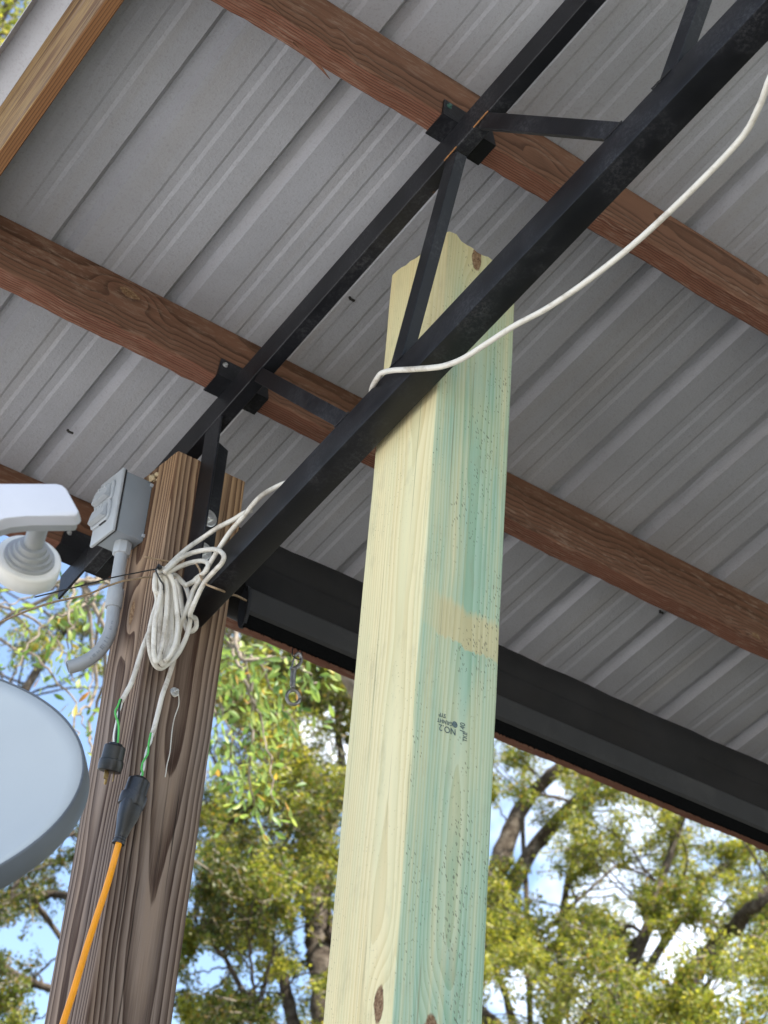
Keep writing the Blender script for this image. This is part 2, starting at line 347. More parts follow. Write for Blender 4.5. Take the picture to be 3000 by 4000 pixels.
M_galv = simple('galvanised_mast', (.45, .46, .47), .4, .7, var=.15, vs=20)
M_mud = simple('pale_mud', (.50, .40, .25), .95, var=.3, vs=200, bumpd=.003)
M_ink = simple('stamp_ink', (.085, .12, .12), .8, var=.6, vs=500)
M_print = simple('conduit_print_ink', (.235, .25, .27), .7, var=.3, vs=200)
M_speck = simple('dark_bug', (.02, .018, .015), .7, var=.3, vs=200)
k = NM('bark'); p = k.obj(); b1 = k.noise(p, 18, 6, .7)
k.set(k.ramp(b1, [(.3, (.030, .022, .016)), (.52, (.085, .068, .052)), (.7, (.17, .15, .12))]), .95, 0, .1); k.bump(b1, .9, .03); M_bark = k.m
k = NM('twig_bark'); p = k.obj()
k.set(k.ramp(k.noise(p, 30, 4), [(.3, (.10, .08, .06)), (.7, (.26, .22, .17))]), .9, 0, .1); M_twig = k.m
def leaf_mat(name, stops, trans):
    k = NM(name); g = k.n('NewGeometry'); oi = k.n('ObjectInfo')
    f = k.math('FRACT', k.math('ADD', g.outputs['Random Per Island'], oi.outputs['Random']))
    c = k.ramp(f, stops); k.set(c, .42, 0, .35)
    tr = k.n('BsdfTranslucent'); k.l(k.mix(.6, c, trans, 'MULTIPLY'), tr.inputs[0])
    b = k.n('MixShader'); b.inputs[0].default_value = .5
    k.l(k.b.outputs[0], b.inputs[1]); k.l(tr.outputs[0], b.inputs[2]); k.l(b.outputs[0], k.out.inputs[0]); return k.m
M_leafN = leaf_mat('bright_green_leaf', [(0, (.07, .13, .03)), (.25, (.13, .21, .05)), (.6, (.23, .32, .085)), (.90, (.33, .38, .11)), (.94, (.46, .32, .06)), (.975, (.38, .17, .05)), (1, (.20, .29, .07))], (1.5, 1.5, .8, 1))
M_leafA = leaf_mat('olive_leaf', [(0, (.06, .095, .016)), (.35, (.13, .165, .024)), (.65, (.21, .225, .034)), (.88, (.28, .25, .04)), (.95, (.34, .20, .03)), (1, (.10, .13, .02))], (1.5, 1.5, .7, 1))
M_leafB = leaf_mat('yellow_green_leaf', [(0, (.10, .13, .02)), (.4, (.22, .24, .034)), (.7, (.34, .335, .05)), (.9, (.42, .35, .055)), (1, (.17, .20, .03))], (1.5, 1.5, .7, 1))
M_leafC = leaf_mat('dark_olive_leaf', [(0, (.03, .05, .012)), (.4, (.06, .08, .016)), (.75, (.11, .12, .022)), (.93, (.17, .11, .025)), (1, (.05, .07, .014))], (1.4, 1.4, .7, 1))

# ------------------------------------------------------------------ ground
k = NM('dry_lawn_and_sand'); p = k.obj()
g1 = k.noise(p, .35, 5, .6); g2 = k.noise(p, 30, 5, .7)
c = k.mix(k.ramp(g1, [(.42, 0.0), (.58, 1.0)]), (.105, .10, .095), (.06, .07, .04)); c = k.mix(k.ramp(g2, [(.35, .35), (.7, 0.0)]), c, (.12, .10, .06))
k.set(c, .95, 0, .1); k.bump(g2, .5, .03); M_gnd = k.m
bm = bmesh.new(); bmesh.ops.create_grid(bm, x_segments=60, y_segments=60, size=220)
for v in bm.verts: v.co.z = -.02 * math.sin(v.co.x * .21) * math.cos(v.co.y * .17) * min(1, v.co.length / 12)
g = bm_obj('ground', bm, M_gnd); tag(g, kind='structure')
k = NM('pale_bounce_surface'); p = k.obj(); g2 = k.noise(p, 45, 5, .7)  # unseen pale sheet, added to bounce sunlight from the left onto the roof ribs
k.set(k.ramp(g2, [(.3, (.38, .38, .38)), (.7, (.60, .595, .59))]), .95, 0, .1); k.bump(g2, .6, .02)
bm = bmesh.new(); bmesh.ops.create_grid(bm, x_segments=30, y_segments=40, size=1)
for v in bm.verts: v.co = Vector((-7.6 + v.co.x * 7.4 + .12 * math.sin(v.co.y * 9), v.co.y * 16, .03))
tag(bm_obj('unseen_bounce_sheet', bm, k.m), kind='structure')

# ------------------------------------------------------------------ metal roof: 9-inch rib sheets, seen from below
roof = thing('metal_roof', (0, 0, 0), 'grey ribbed sheet metal roof seen from below above the brown purlins', 'roof')
PIT = .2262; X_EDGE = 1.1575
def rib_profile(x0, n):
    """underside across n pitches starting at x0 (a groove's right edge): list of (x, dz)"""
    o = [(x0, 0)]
    for i in range(n):
        b = x0 + i * PIT
        for m in (.068, .123): o += [(b + m - .0135, 0), (b + m - .0085, .0021), (b + m + .0060, .0021), (b + m + .0125, 0)]
        o += [(b + PIT - .044, 0), (b + PIT - .031, .0215), (b + PIT - .0125, .0215), (b + PIT, 0)]
    return o + [(o[-1][0] + .018, 0)]
Y0, Y1 = -4.6, 2.945
def panel(x0, n, lift, name='roof_panel'):
    pr = rib_profile(x0, n)
    bm = bmesh.new(); ys = [Y0 + (Y1 - Y0) * i / 16 for i in range(17)]; T = .0009
    def row(y, off): return [bm.verts.new(onroof(x, y, HR) + NRM * (dz + off + lift)) for x, dz in pr]
    lo = [row(y, 0) for y in ys]; hi = [row(y, T) for y in ys]
    for L, fl in ((lo, 1), (hi, 0)):
        for a, b in zip(L, L[1:]):
            for j in range(len(pr) - 1): bm.faces.new((a[j], b[j], b[j + 1], a[j + 1]) if fl else (a[j], a[j + 1], b[j + 1], b[j]))
    for a, b in ((lo[0], hi[0]), (hi[-1], lo[-1])):
        for j in range(len(pr) - 1): bm.faces.new((a[j], a[j + 1], b[j + 1], b[j]))
    for j in (0, -1):
        for (a, b, c, d) in zip(lo, lo[1:], hi[1:], hi): bm.faces.new((a[j], b[j], c[j], d[j]))
    me = bpy.data.meshes.new(name); bm.normal_update(); bm.to_mesh(me); bm.free()
    return link(name, me, M_roof, roof)
# first sheet starts at the gable edge; four pitches a sheet, each lapping the next on a rib
x = X_EDGE - 2 * PIT - .062
bm_edge = x
panel(X_EDGE - 2 * PIT, 3, .0)
xs = X_EDGE + PIT
k_ = 0
while xs < 10.6:
    panel(xs - .0445, 0, 0) if False else panel(xs, 4, .0015 if k_ % 2 == 0 else 0.0)
    xs += 4 * PIT; k_ += 1
# flat flange to the gable edge with a folded trim
x_g = .634
bm = bmesh.new()
xa, xb = x_g, X_EDGE - 2 * PIT - .0005
pr = [(xa, -.008), (.650, .027), (.690, 0), (xb, 0), (xb, .001), (.690, .0012), (.650, .0285), (xa - .001, -.007)]
prism = [[bm.verts.new(onroof(px, y, HR) + NRM * dz) for px, dz in pr] for y in (Y0, Y1)]
for j in range(8): bm.faces.new((prism[0][j], prism[0][(j + 1) % 8], prism[1][(j + 1) % 8], prism[1][j]))
bm.faces.new(prism[0]); bm.faces.new(prism[1][::-1])
o = bm_obj('gable_trim', bm, M_roof, roof)

# ------------------------------------------------------------------ purlins and gable rafter
def board(name, mat, yb, x0, x1, label, group, seed):
    """2x6 on edge: yb = y of the lower uphill corner on plane H0"""
    o = thing(name, (x0, yb, 1.6 + H0 - S * yb), label, 'purlin', group) if False else None
    L = x1 - x0; n = 420; rs = np.random.default_rng(seed); bm = bmesh.new()
    th = .0381; rings = []
    for i in range(n + 1):
        xx = L * i / n; wob = .0018 * math.sin(i * .55 + seed) + rs.normal(0, .0003)
        c = [(0.003, 0), (th - .003, 0), (th, .003), (th, PUR), (0, PUR), (0, .003)]
        rings.append([bm.verts.new(Vector((xx, 0, 0)) + DWN * (a + (rs.normal(0, .0006) if b < .02 else 0)) + NRM * (b + (wob + rs.normal(0, .0006) if b < .02 else 0))) for a, b in c])
    for a, b in zip(rings, rings[1:]):
        for j in range(6): bm.faces.new((a[j], a[(j + 1) % 6], b[(j + 1) % 6], b[j]))
    bm.faces.new(rings[0][::-1]); bm.faces.new(rings[-1])
    ob = bm_obj(name, bm, mat, None, (x0, yb, 1.6 + H0 - S * yb))
    return tag(ob, label, 'purlin', group)
GP = 'wooden purlins under the roof sheets'
P1 = board('purlin', M_pur, 1.7165, .714, 10.4, 'reddish brown purlin nearest the top of the picture crossing above the treated post', GP, 3)
P2 = board('purlin', M_pur2, 2.3315, .714, 10.4, 'brown weathered purlin running behind the top of the treated post, middle of the three', GP, 5)
P3 = board('purlin', M_pur, 2.822, .714, 10.4, 'eave purlin, the lowest of the three, showing below the black roller shade', GP, 9)
# splinter peeling off the top purlin
bm = tube_bm([Vector(q) - P1.location for q in ((.955, 1.742, 3.6925), (.99, 1.741, 3.684), (1.013, 1.742, 3.676), (1.03, 1.744, 3.668))], [.0025, .003, .0022, .0004], 5)
bm_obj('splinter', bm, M_pur, P1)
# rafter along the gable edge
bm = bmesh.new(); L = (Y1 - Y0 - .02) * math.sqrt(1 + S * S); rs = np.random.default_rng(4); rings = []
ra, rb = 0, .0254
for i in range(41):
    s_ = i / 40 * L; w1 = .0015 * math.sin(i * .5)
    c = [(ra + .002, 0), (rb - .002, 0), (rb, .002), (rb, PUR), (ra, PUR), (ra, .002)]
    rings.append([bm.verts.new((a + rs.normal(0, .0003) + w1 * .5, s_, b + (w1 if b < .02 else 0))) for a, b in c])
for a, b in zip(rings, rings[1:]):
    for j in range(6): bm.faces.new((a[j], a[(j + 1) % 6], b[(j + 1) % 6], b[j]))
bm.faces.new(rings[0][::-1]); bm.faces.new(rings[-1])
o = bm_obj('gable_rafter', bm, M_raft, None, (.6875, Y0 + .01, 1.6 + H0 - S * (Y0 + .01)))
o.rotation_euler.x = -math.atan(S)
tag(o, 'rough tan rafter board running along the open gable edge of the roof, upper left', 'rafter')

# ------------------------------------------------------------------ posts
def post(name, mat, org, w_, d_, top, label, rough_top, seed, rad=.004):
    n = 60; rs = np.random.default_rng(seed); bm = bmesh.new(); cs = []
    for (cx, cy, a0) in ((rad, rad, 180), (w_ - rad, rad, 270), (w_ - rad, d_ - rad, 0), (rad, d_ - rad, 90)):
        for q in range(4): a = R(a0 + q * 30); cs.append((cx + rad * math.cos(a), cy + rad * math.sin(a)))
    full = []
    for i in range(len(cs)):
        a, b = cs[i], cs[(i + 1) % len(cs)]; full.append(a)
        if math.dist(a, b) > .03:
            for q in range(1, 12): full.append((a[0] + (b[0] - a[0]) * q / 12, a[1] + (b[1] - a[1]) * q / 12))
    rings = []
    for i in range(n + 1):
        z = top * (i / n); row = []
        wx = .0012 * math.sin(i * .31 + seed); wy = .0012 * math.cos(i * .27 + seed)
        for (px, py) in full:
            zz = z
            if i == n and rough_top:
                zz += .0016 * math.sin(px * 90 + py * 60) + rs.normal(0, .0010) - min(.009, max(0, (px - .018) * .9)) * (1 if py < .05 else .3)
            row.append(bm.verts.new((px + wx + rs.normal(0, .0002), py + wy + rs.normal(0, .0002), zz)))
        rings.append(row)
    m_ = len(full)
    for a, b in zip(rings, rings[1:]):
        for j in range(m_): bm.faces.new((a[j], a[(j + 1) % m_], b[(j + 1) % m_], b[j]))
    c = bm.verts.new((w_ / 2, d_ / 2, top - (.006 if rough_top else 0)))
    for j in range(m_): bm.faces.new((rings[-1][j], rings[-1][(j + 1) % m_], c))
    bm.faces.new(rings[0][::-1])
    o = bm_obj(name, bm, mat, None, org); autosmooth(o, 32)
    return tag(o, label, 'post')
new_post = post('treated_post', M_new, (1.311, 1.797, 0), .141, .151, 3.567, 'new pressure-treated square post, pale yellow on its left face and green-stained on the right', True, 2)
old_post = post('weathered_post', M_old, (1.2099, 2.4034, 0), .1405, .139, 3.4015, 'old weathered dark brown square post carrying the outlet box and coiled cable', False, 5, .0035)

# grade stamp inked on the green face (upside down)
def text_mesh(name, body, size, mat, parent, mat4, ext=.00015):
    cu = bpy.data.curves.new('t', 'FONT'); cu.body = body; cu.size = size; cu.align_x = 'CENTER'; cu.align_y = 'CENTER'; cu.extrude = ext; cu.resolution_u = 3
    to = bpy.data.objects.new('t', cu); C.objects.link(to); dg = bpy.context.evaluated_depsgraph_get()
    me = bpy.data.meshes.new_from_object(to.evaluated_get(dg)); C.objects.unlink(to); bpy.data.objects.remove(to)
    me.transform(mat4); me.name = name; return link(name, me, mat, parent)
def stamp(name, body, x, z, size, ang, sx=1.0):
    ux = Vector((math.cos(R(ang)), 0, math.sin(R(ang)))); uy = Vector((-math.sin(R(ang)), 0, math.cos(R(ang))))
    m = Matrix(((ux.x * sx, uy.x, 0, x), (0, 0, -1, 0), (ux.z * sx, uy.z, 0, z), (0, 0, 0, 1)))
    m = Matrix.Translation(Vector((0, -.0009, 0))) @ m
    return text_mesh(name, body, size, M_ink, new_post, m)
AN = 184
stamp('grade_stamp', 'NO.2', 1.3675 - 1.311, 2.7118, .0135, AN, .95)
stamp('grade_stamp', 'GRNHT', 1.3625 - 1.311, 2.7215, .0085, AN, .9)
stamp('grade_stamp', 'SYP', 1.3575 - 1.311, 2.7298, .0085, AN, .9)
stamp('grade_stamp', '140', 1.3935 - 1.311, 2.7235, .0125, AN - 92, .8)
stamp('grade_stamp', 'TKE', 1.3985 - 1.311, 2.7115, .0105, AN - 92, .8)
bm = bmesh.new(); bmesh.ops.create_circle(bm, cap_ends=True, radius=.0047, segments=24)
for v in bm.verts: v.co = Vector((v.co.x + 1.3796 - 1.311, -.0009, v.co.y + 2.7235))
bm_obj('grade_stamp', bm, M_ink, new_post)

# ------------------------------------------------------------------ steel truss
truss = thing('steel_truss', (1.253, 2.40, 3.2), 'black painted steel roof truss with two parallel chords and angled webs', 'truss')
TX0 = 1.253
def tpt(y, h): return Vector((0, y, 1.6 + h - S * y))
def strip(y0, h0, y1, h1): return None
def chord(name, ya, yb, ha, hb, x0, x1, bev=.0025, hollow=None):
    """bar following the roof slope between planes ha (lower) and hb (upper)"""
    poly = [Vector((x0, ya, 1.6 + ha - S * ya)), Vector((x0, yb, 1.6 + ha - S * yb)), Vector((x0, yb, 1.6 + hb - S * yb)), Vector((x0, ya, 1.6 + hb - S * ya))]
    bm = prism_bm(rel(truss, poly), (1, 0, 0), 0, x1 - x0, bev, 2)
    return autosmooth(bm_obj(name, bm, M_blk, truss), 40)
# top chord: angle section, vertical leg towards us and a narrow lower return
bm = bmesh.new()
ya, yb = -4.5, 2.895
def angle_bar(sec, ya, yb, cut=0):
    """L section [(x, h)] swept down the slope"""
    m = bmesh.new(); rr = []
    for y in (ya, yb): rr.append([m.verts.new(Vector((x, y, 1.6 + h - S * y)) - truss.location) for x, h in sec])
    n = len(sec)
    for j in range(n): m.faces.new((rr[0][j], rr[0][(j + 1) % n], rr[1][(j + 1) % n], rr[1][j]))
    m.faces.new(rr[0][::-1]); m.faces.new(rr[1]); bmesh.ops.recalc_face_normals(m, faces=m.faces[:])
    bmesh.ops.bevel(m, geom=[e for e in m.edges], offset=.0012, segments=1, affect='EDGES'); return m
sec = [(TX0, 2.513), (TX0 + .026, 2.513), (TX0 + .026, 2.517), (TX0 + .004, 2.517), (TX0 + .004, 2.563), (TX0 + .026, 2.563), (TX0 + .026, H0 - .0005), (TX0, H0 - .0005)]
o = bm_obj('top_chord', angle_bar(sec, ya, 2.80), M_blk, truss)
# the tail of the chord is cut to a slanting point beyond the post
tail = [(TX0, 2.80, 2.513), (TX0, 2.80, H0 - .0005), (TX0, 2.899, H0 - .0005), (TX0, 2.893, 2.513)]
bm = prism_bm(rel(truss, [Vector((x, y, 1.6 + h - S * y)) for x, y, h in tail]), (1, 0, 0), 0, .005)
bm_obj('chord_tail', bm, M_blk, truss)
# bottom chord
chord('bottom_chord', -4.5, 2.396, 2.131, 2.187, TX0, TX0 + .0455)
def flat(name, a, b, half, x0=TX0 + .001, th=.005, flange=.018, side=1):
    """web: angle iron between two points (y, h) of the truss plane; flat leg towards us plus a return flange"""
    A = tpt(*a); B = tpt(*b); d = (B - A).normalized(); n = Vector((1, 0, 0)).cross(d) * side
    A.x = B.x = x0
    bm = bmesh.new()
    prism_bm(rel(truss, [A + n * half, B + n * half, B - n * half, A - n * half]), (1, 0, 0), 0, th, bm=bm)
    m = bm_obj(name, bm, M_blk, truss)
    return m, A, B, d, n
def web(a, b, half, flange, side):
    A = tpt(*a); B = tpt(*b); d = (B - A).normalized(); n = Vector((1, 0, 0)).cross(d) * side
    A.x = B.x = TX0 + .0015; x = Vector((1, 0, 0)); t = .004
    sec = [n * half, n * half + x * flange, n * (half - t) + x * flange, n * (half - t) + x * t, -n * half + x * t, -n * half]
    bm = bmesh.new(); r0 = [bm.verts.new(A + s_ - truss.location) for s_ in sec]; r1 = [bm.verts.new(B + s_ - truss.location) for s_ in sec]
    for j in range(6): bm.faces.new((r0[j], r0[(j + 1) % 6], r1[(j + 1) % 6], r1[j]))
    bm.faces.new(r0[::-1]); bm.faces.new(r1); bmesh.ops.recalc_face_normals(bm, faces=bm.faces[:])
    bmesh.ops.bevel(bm, geom=bm.edges[:], offset=.0008, segments=1, affect='EDGES')
    return bm_obj('web', bm, M_blk, truss)
def h_at(y, hh): return (y, hh)
web((1.6535, 2.512), (1.350, 2.182), .0135, .010, 1)
web((1.725, 2.512), (1.8325, 2.182), .0135, .020, -1)
web((2.2440, 2.512), (1.956, 2.182), .0135, .010, 1)
web((1.06, 2.512), (1.257, 2.182), .0135, .020, -1)
web((.98, 2.512), (.70, 2.182), .0185, .010, 1)
for q in range(1, 8):
    web((.98 - .66 * q + .08, 2.512), (1.257 - .66 * q - .08, 2.182), .0135, .020, -1); web((.98 - .66 * q, 2.512), (.70 - .66 * q, 2.182), .0185, .010, 1)
# weld beads where the webs meet the chords, two of them rusty
M_rust = simple('rusty_weld', (.25, .115, .04), .8, var=.5, vs=260, bumpd=.001)
def weld(y0, h0, y1, h1, m):
    A = tpt(y0, h0); B = tpt(y1, h1); A.x = B.x = TX0 - .0003; n_ = 9
    pts = [A.lerp(B, i / n_) + Vector((random.uniform(-.0003, .0003),) * 3) for i in range(n_ + 1)]
    bm_obj('weld_bead', tube_bm(rel(truss, pts), [.0008 + .0008 * abs(math.sin(i * 1.9)) for i in range(n_ + 1)], 6), m, truss)
weld(1.637, 2.5125, 1.671, 2.5125, M_rust); weld(1.712, 2.5125, 1.742, 2.5125, M_rust)
for y_ in (2.228, 1.015, .96): weld(y_, 2.5125, y_ + .036, 2.5125, M_blk)
for y_ in (1.338, 1.812, 1.942, 1.245): weld(y_, 2.1875, y_ + .036, 2.1875, M_blk)
# end leg: one flange towards us, one against the post with two washered bolts
lx0, lx1, ly0, ly1, lz0, lz1 = TX0 + .0015, 1.3035, 2.352, 2.402, 3.125, 3.47
sec = [(lx0, ly0), (lx0 + .004, ly0), (lx0 + .004, ly1 - .004), (lx1, ly1 - .004), (lx1, ly1), (lx0, ly1)]
bm = bmesh.new(); T = truss.location
r0 = [bm.verts.new(Vector((x, y, lz0)) - T) for x, y in sec]
r1 = [bm.verts.new(Vector((x, y, (1.6 + 2.514 - S * y) if i in (0, 1, 2, 5) else 3.445)) - T) for i, (x, y) in enumerate(sec)]
for j in range(6): bm.faces.new((r0[j], r0[(j + 1) % 6], r1[(j + 1) % 6], r1[j]))
bm.faces.new(r0[::-1]); bm.faces.new(r1); bmesh.ops.recalc_face_normals(bm, faces=bm.faces[:])
bmesh.ops.bevel(bm, geom=bm.edges[:], offset=.0009, segments=1, affect='EDGES')
leg = bm_obj('end_leg', bm, M_blk, truss)
for (bx, bz) in ((1.283, 3.2934), (1.2825, 3.2268)):
    bm = lathe_bm([(0, .0165), (.0022, .0165), (.0025, .0155)], Vector((bx, ly1 - .004, bz)) - T, (0, -1, 0), 24)
    ws = bm_obj('washer', bm, M_zinc, leg, smooth=False)
    bm = lathe_bm([(0, .0075), (.006, .0075), (.007, .006)], Vector((bx, ly1 - .0066, bz)) - T, (0, -1, 0), 6)
    bm_obj('bolt', bm, M_zinc, leg)
# purlin clips: angle under and behind each purlin, with a hex screw
def clip(yb, screw_mat, x0=1.222, x1=1.330):
    base = Vector((0, yb, 1.6 + H0 - S * yb))
    def f(x, dn, nn): return base + Vector((x, 0, 0)) + DWN * dn + NRM * nn - T
    bm = bmesh.new()
    pts = [(-.004, -.0035), (.041, -.0035), (.041, -.0003), (-.0005, -.0003), (-.0005, .046), (-.004, .046)]
    v0 = [bm.verts.new(f(x0 + (.010 if b > .02 else 0), a, b)) for a, b in pts]; v1 = [bm.verts.new(f(x1, a, b)) for a, b in pts]
    for j in range(6): bm.faces.new((v0[j], v0[(j + 1) % 6], v1[(j + 1) % 6], v1[j]))
    bm.faces.new(v0[::-1]); bm.faces.new(v1)
    cl = bm_obj('purlin_clip', bm, M_blk, truss)
    s0 = f(x0 + .0165, -.004, .030)
    bm = lathe_bm([(0, .0052), (.001, .0052), (.0014, .0034), (.0046, .0034), (.0052, .0026)], s0, -DWN, 12)
    bm_obj('screw', bm, screw_mat, cl)
    return cl
clip(1.7165, M_grn); clip(2.3315, M_zinc); clip(2.822, M_zinc, 1.205, 1.330)

# ------------------------------------------------------------------ outlet box and conduit on the old post
box = thing('outlet_box', (1.18, 2.512, 3.31), 'grey weatherproof outlet box with two flip lids fixed to the side of the weathered post', 'outlet box')
Lb = box.location
def B3(lo, hi, bev, name, mat, parent=box, seg=2):
    return autosmooth(bm_obj(name, box_bm(Vector(lo) - Lb, Vector(hi) - Lb, bev, seg), mat, parent), 40)
B3((1.1555, 2.479, 3.2505), (1.2085, 2.547, 3.3727), .0022, 'box_body', M_box)
B3((1.1522, 2.4775, 3.2485), (1.1557, 2.5490, 3.3742), .0008, 'gasket', M_gask)
B3((1.1462, 2.4760, 3.2465), (1.1523, 2.5560, 3.3760), .0022, 'cover_plate', M_cov)
def lid(zc):
    """flip lid: rounded-rectangle base frame and a sloping hood"""
    poly = []
    for cy, cz, a0 in ((2.548, .009, 0), (2.505, .009, 90), (2.505, -.009, 180), (2.548, -.009, 270)):
        for q in range(5):
            a = R(a0 + q * 22.5); poly.append(Vector((1.1465, cy + .010 * math.cos(a) * (1 if cy > 2.52 else 1), zc + cz + .0125 * math.sin(a))))
    poly = sorted(poly, key=lambda p: math.atan2(p.z - zc, p.y - 2.5265))
    fr = autosmooth(bm_obj('flip_lid', prism_bm(rel(box, poly), (-1, 0, 0), 0, .005, .001, 1), M_cov, box), 40)
    hood = []
    c = [(2.502, .013, .0055), (2.502, -.004, .0065), (2.498, -.0165, .011), (2.552, -.0165, .011), (2.552, -.004, .0065), (2.552, .013, .0055)]
    bm = bmesh.new()
    lo = [bm.verts.new(Vector((1.1416, y, zc + z)) - Lb) for y, z, d in c]; hi = [bm.verts.new(Vector((1.1416 - d, y * .9 + 2.526 * .1, zc + z * .94)) - Lb) for y, z, d in c]
    n = len(c); bm.faces.new(lo); bm.faces.new(hi[::-1])
    for j in range(n): bm.faces.new((lo[j], lo[(j + 1) % n], hi[(j + 1) % n], hi[j]))
    bmesh.ops.recalc_face_normals(bm, faces=bm.faces[:]); bmesh.ops.bevel(bm, geom=bm.edges[:], offset=.0016, segments=2, affect='EDGES')
    autosmooth(bm_obj('lid_hood', bm, M_cov, fr), 50)
    # three raised bars at the hinge end and a dark finger slot
    bm = bmesh.new()
    for q in range(3): box_bm(Vector((1.1345, 2.510 + q * .011, zc + .004)) - Lb, Vector((1.1362, 2.516 + q * .011, zc + .012)) - Lb, bm=bm)
    bm_obj('lid_ridge', bm, M_cov, fr)
lid(3.3395); lid(3.2990)
bm = box_bm(Vector((1.1425, 2.505, 3.2765)) - Lb, Vector((1.1463, 2.527, 3.2805)) - Lb, .0005, 1); bm_obj('finger_slot', bm, M_gask, box)
for z in (3.2615, 3.3655):
    for y in (2.4795,):
        bm = box_bm(Vector((1.2035, y - .003, z - .003)) - Lb, Vector((1.2097, y + .004, z + .003)) - Lb, .0006, 1); bm_obj('mounting_lug', bm, M_cov, box)
# mud dauber daub on top corner
bm = bmesh.new()
for q in range(9):
    m_ = Matrix.Translation(Vector((random.uniform(-.006, .006), random.uniform(-.006, .006), random.uniform(-.008, .006)))) @ Matrix.Scale(random.uniform(.003, .006), 4)
    bmesh.ops.create_icosphere(bm, subdivisions=1, radius=1, matrix=m_)
o = bm_obj('mud_dab', bm, M_mud, None, (1.2055, 2.473, 3.379), True); tag(o, 'small crumb of pale dried mud stuck above the outlet box on the post', 'mud')

cond = thing('conduit', (1.186, 2.509, 3.15), 'grey plastic conduit running down from the outlet box and curving out left', 'conduit')
Lc = cond.location
bm = lathe_bm([(0, .0150), (.003, .0160), (.020, .0160), (.023, .0150), (.024, .012)], Vector((1.186, 2.509, 3.2505)) - Lc, (0, 0, -1), 8); autosmooth(bm_obj('collar', bm, M_cov, cond), 30)
bm = lathe_bm([(0, .0113), (.08, .0113)], Vector((1.1865, 2.509, 3.235)) - Lc, (.02, 0, -1), 24); autosmooth(bm_obj('pipe', bm, M_pvc, cond), 40)
bm = lathe_bm([(0, .0130), (.001, .0143), (.034, .0143), (.036, .0133)], Vector((1.188, 2.509, 3.1590)) - Lc, (.02, 0, -1), 24); autosmooth(bm_obj('coupling', bm, M_pvc, cond), 40)
bend = spline([(1.1888, 2.509, 3.135), (1.190, 2.509, 3.115), (1.1905, 2.507, 3.094), (1.188, 2.508, 3.066), (1.1795, 2.512, 3.040), (1.1665, 2.5195, 3.0205), (1.152, 2.527, 3.008), (1.1385, 2.534, 3.000)], 8)
bm = tube_bm(rel(cond, bend), .0114, 24, caps=False)
inner_ = tube_bm(rel(cond, bend[-14:]), .0094, 24, bm=bm, caps=False)
el = autosmooth(bm_obj('elbow', bm, M_pvc, cond), 40)
bm = bmesh.new(); e1 = Vector(bend[-1]); t_ = (Vector(bend[-1]) - Vector(bend[-2])).normalized()
ring_o, ring_i = [], []
rf = (Vector((0, 0, 1)) - t_ * t_.z).normalized(); b2 = t_.cross(rf)
for j in range(24):
    d = rf * math.cos(2 * math.pi * j / 24) + b2 * math.sin(2 * math.pi * j / 24)
    ring_o.append(bm.verts.new(e1 + d * .0114 - Lc)); ring_i.append(bm.verts.new(e1 + d * .0094 - Lc))
for j in range(24): bm.faces.new((ring_o[j], ring_o[(j + 1) % 24], ring_i[(j + 1) % 24], ring_i[j]))
bm_obj('elbow_rim', bm, M_pvc, cond)
# faint printed marks down the bend: short ink bars lying on the tube
bm = bmesh.new()
for i in range(10, 44, 1):
    p0 = Vector(bend[i]); t_ = (Vector(bend[i + 1]) - Vector(bend[i - 1])).normalized()
    vd = (EYE - p0); vd = (vd - t_ * vd.dot(t_)).normalized(); sd = t_.cross(vd)
    for ang in (.05,):
        if random.random() < .35: continue
        nn = (vd * math.cos(ang) + sd * math.sin(ang)); ss = t_.cross(nn)
        wd = random.uniform(.0012, .0026) if 26 > i or i > 33 else .0034; ln = random.uniform(.0008, .0016)
        c0 = p0 + nn * .01150 - Lc
        vs = [bm.verts.new(c0 + ss * a * wd + t_ * b * ln) for a, b in ((-1, -1), (1, -1), (1, 1), (-1, 1))]; bm.faces.new(vs)
bm_obj('printed_marks', bm, M_print, cond)

# ------------------------------------------------------------------ white cable, plugs, cords
S1 = [(1.2660,2.1491,3.2310),(1.2470,2.1700,3.2102),(1.2430,2.2061,3.1888),(1.2430,2.2426,3.1763),(1.2430,2.2721,3.1572),(1.2430,2.2950,3.1395),(1.2430,2.3178,3.1218),(1.2420,2.3350,3.1072),(1.2377,2.3350,3.0841),(1.2351,2.3350,3.0603),(1.2590,2.3850,3.0676),(1.2543,2.3850,3.0278),(1.2514,2.3850,2.9968),(1.2471,2.3850,2.9656),(1.2345,2.3720,2.9264),(1.2318,2.3720,2.8967),(1.2291,2.3720,2.8673),(1.2266,2.3720,2.8509)]
S1 = [(1.2840,2.08,3.2360),(1.2780,2.115,3.2330)] + S1[:9] + [(1.2375, 2.345, 3.062), (1.2430, 2.3640, 3.0480)] + S1[11:]
S2 = [(1.2560,2.2050,3.2070),(1.2500,2.2200,3.2047),(1.2500,2.2478,3.2067),(1.2500,2.3006,3.2139),(1.2460,2.3408,3.2100),(1.2280,2.3450,3.1881),(1.2088,2.3450,3.1595),(1.1941,2.3450,3.1345),(1.1919,2.3600,3.1278),(1.1868,2.3600,3.1118),(1.1872,2.3600,3.0951),(1.1926,2.3600,3.0761),(1.1896,2.3600,3.0477),(1.1878,2.3600,3.0216),(1.1898,2.3600,3.0002),(1.1961,2.3600,2.9806),(1.2061,2.3600,2.9654),(1.2171,2.3600,2.9624),(1.2289,2.3600,2.9742),(1.2411,2.3580,2.9936),(1.2484,2.3550,3.0157),(1.2524,2.3520,3.0397),(1.2520,2.3500,3.0622),(1.2487,2.3490,3.0837),(1.2424,2.3500,3.1041),(1.2351,2.3540,3.1212),(1.2255,2.3600,3.1326),(1.2172,2.3600,3.1354),(1.2116,2.3600,3.1314)]
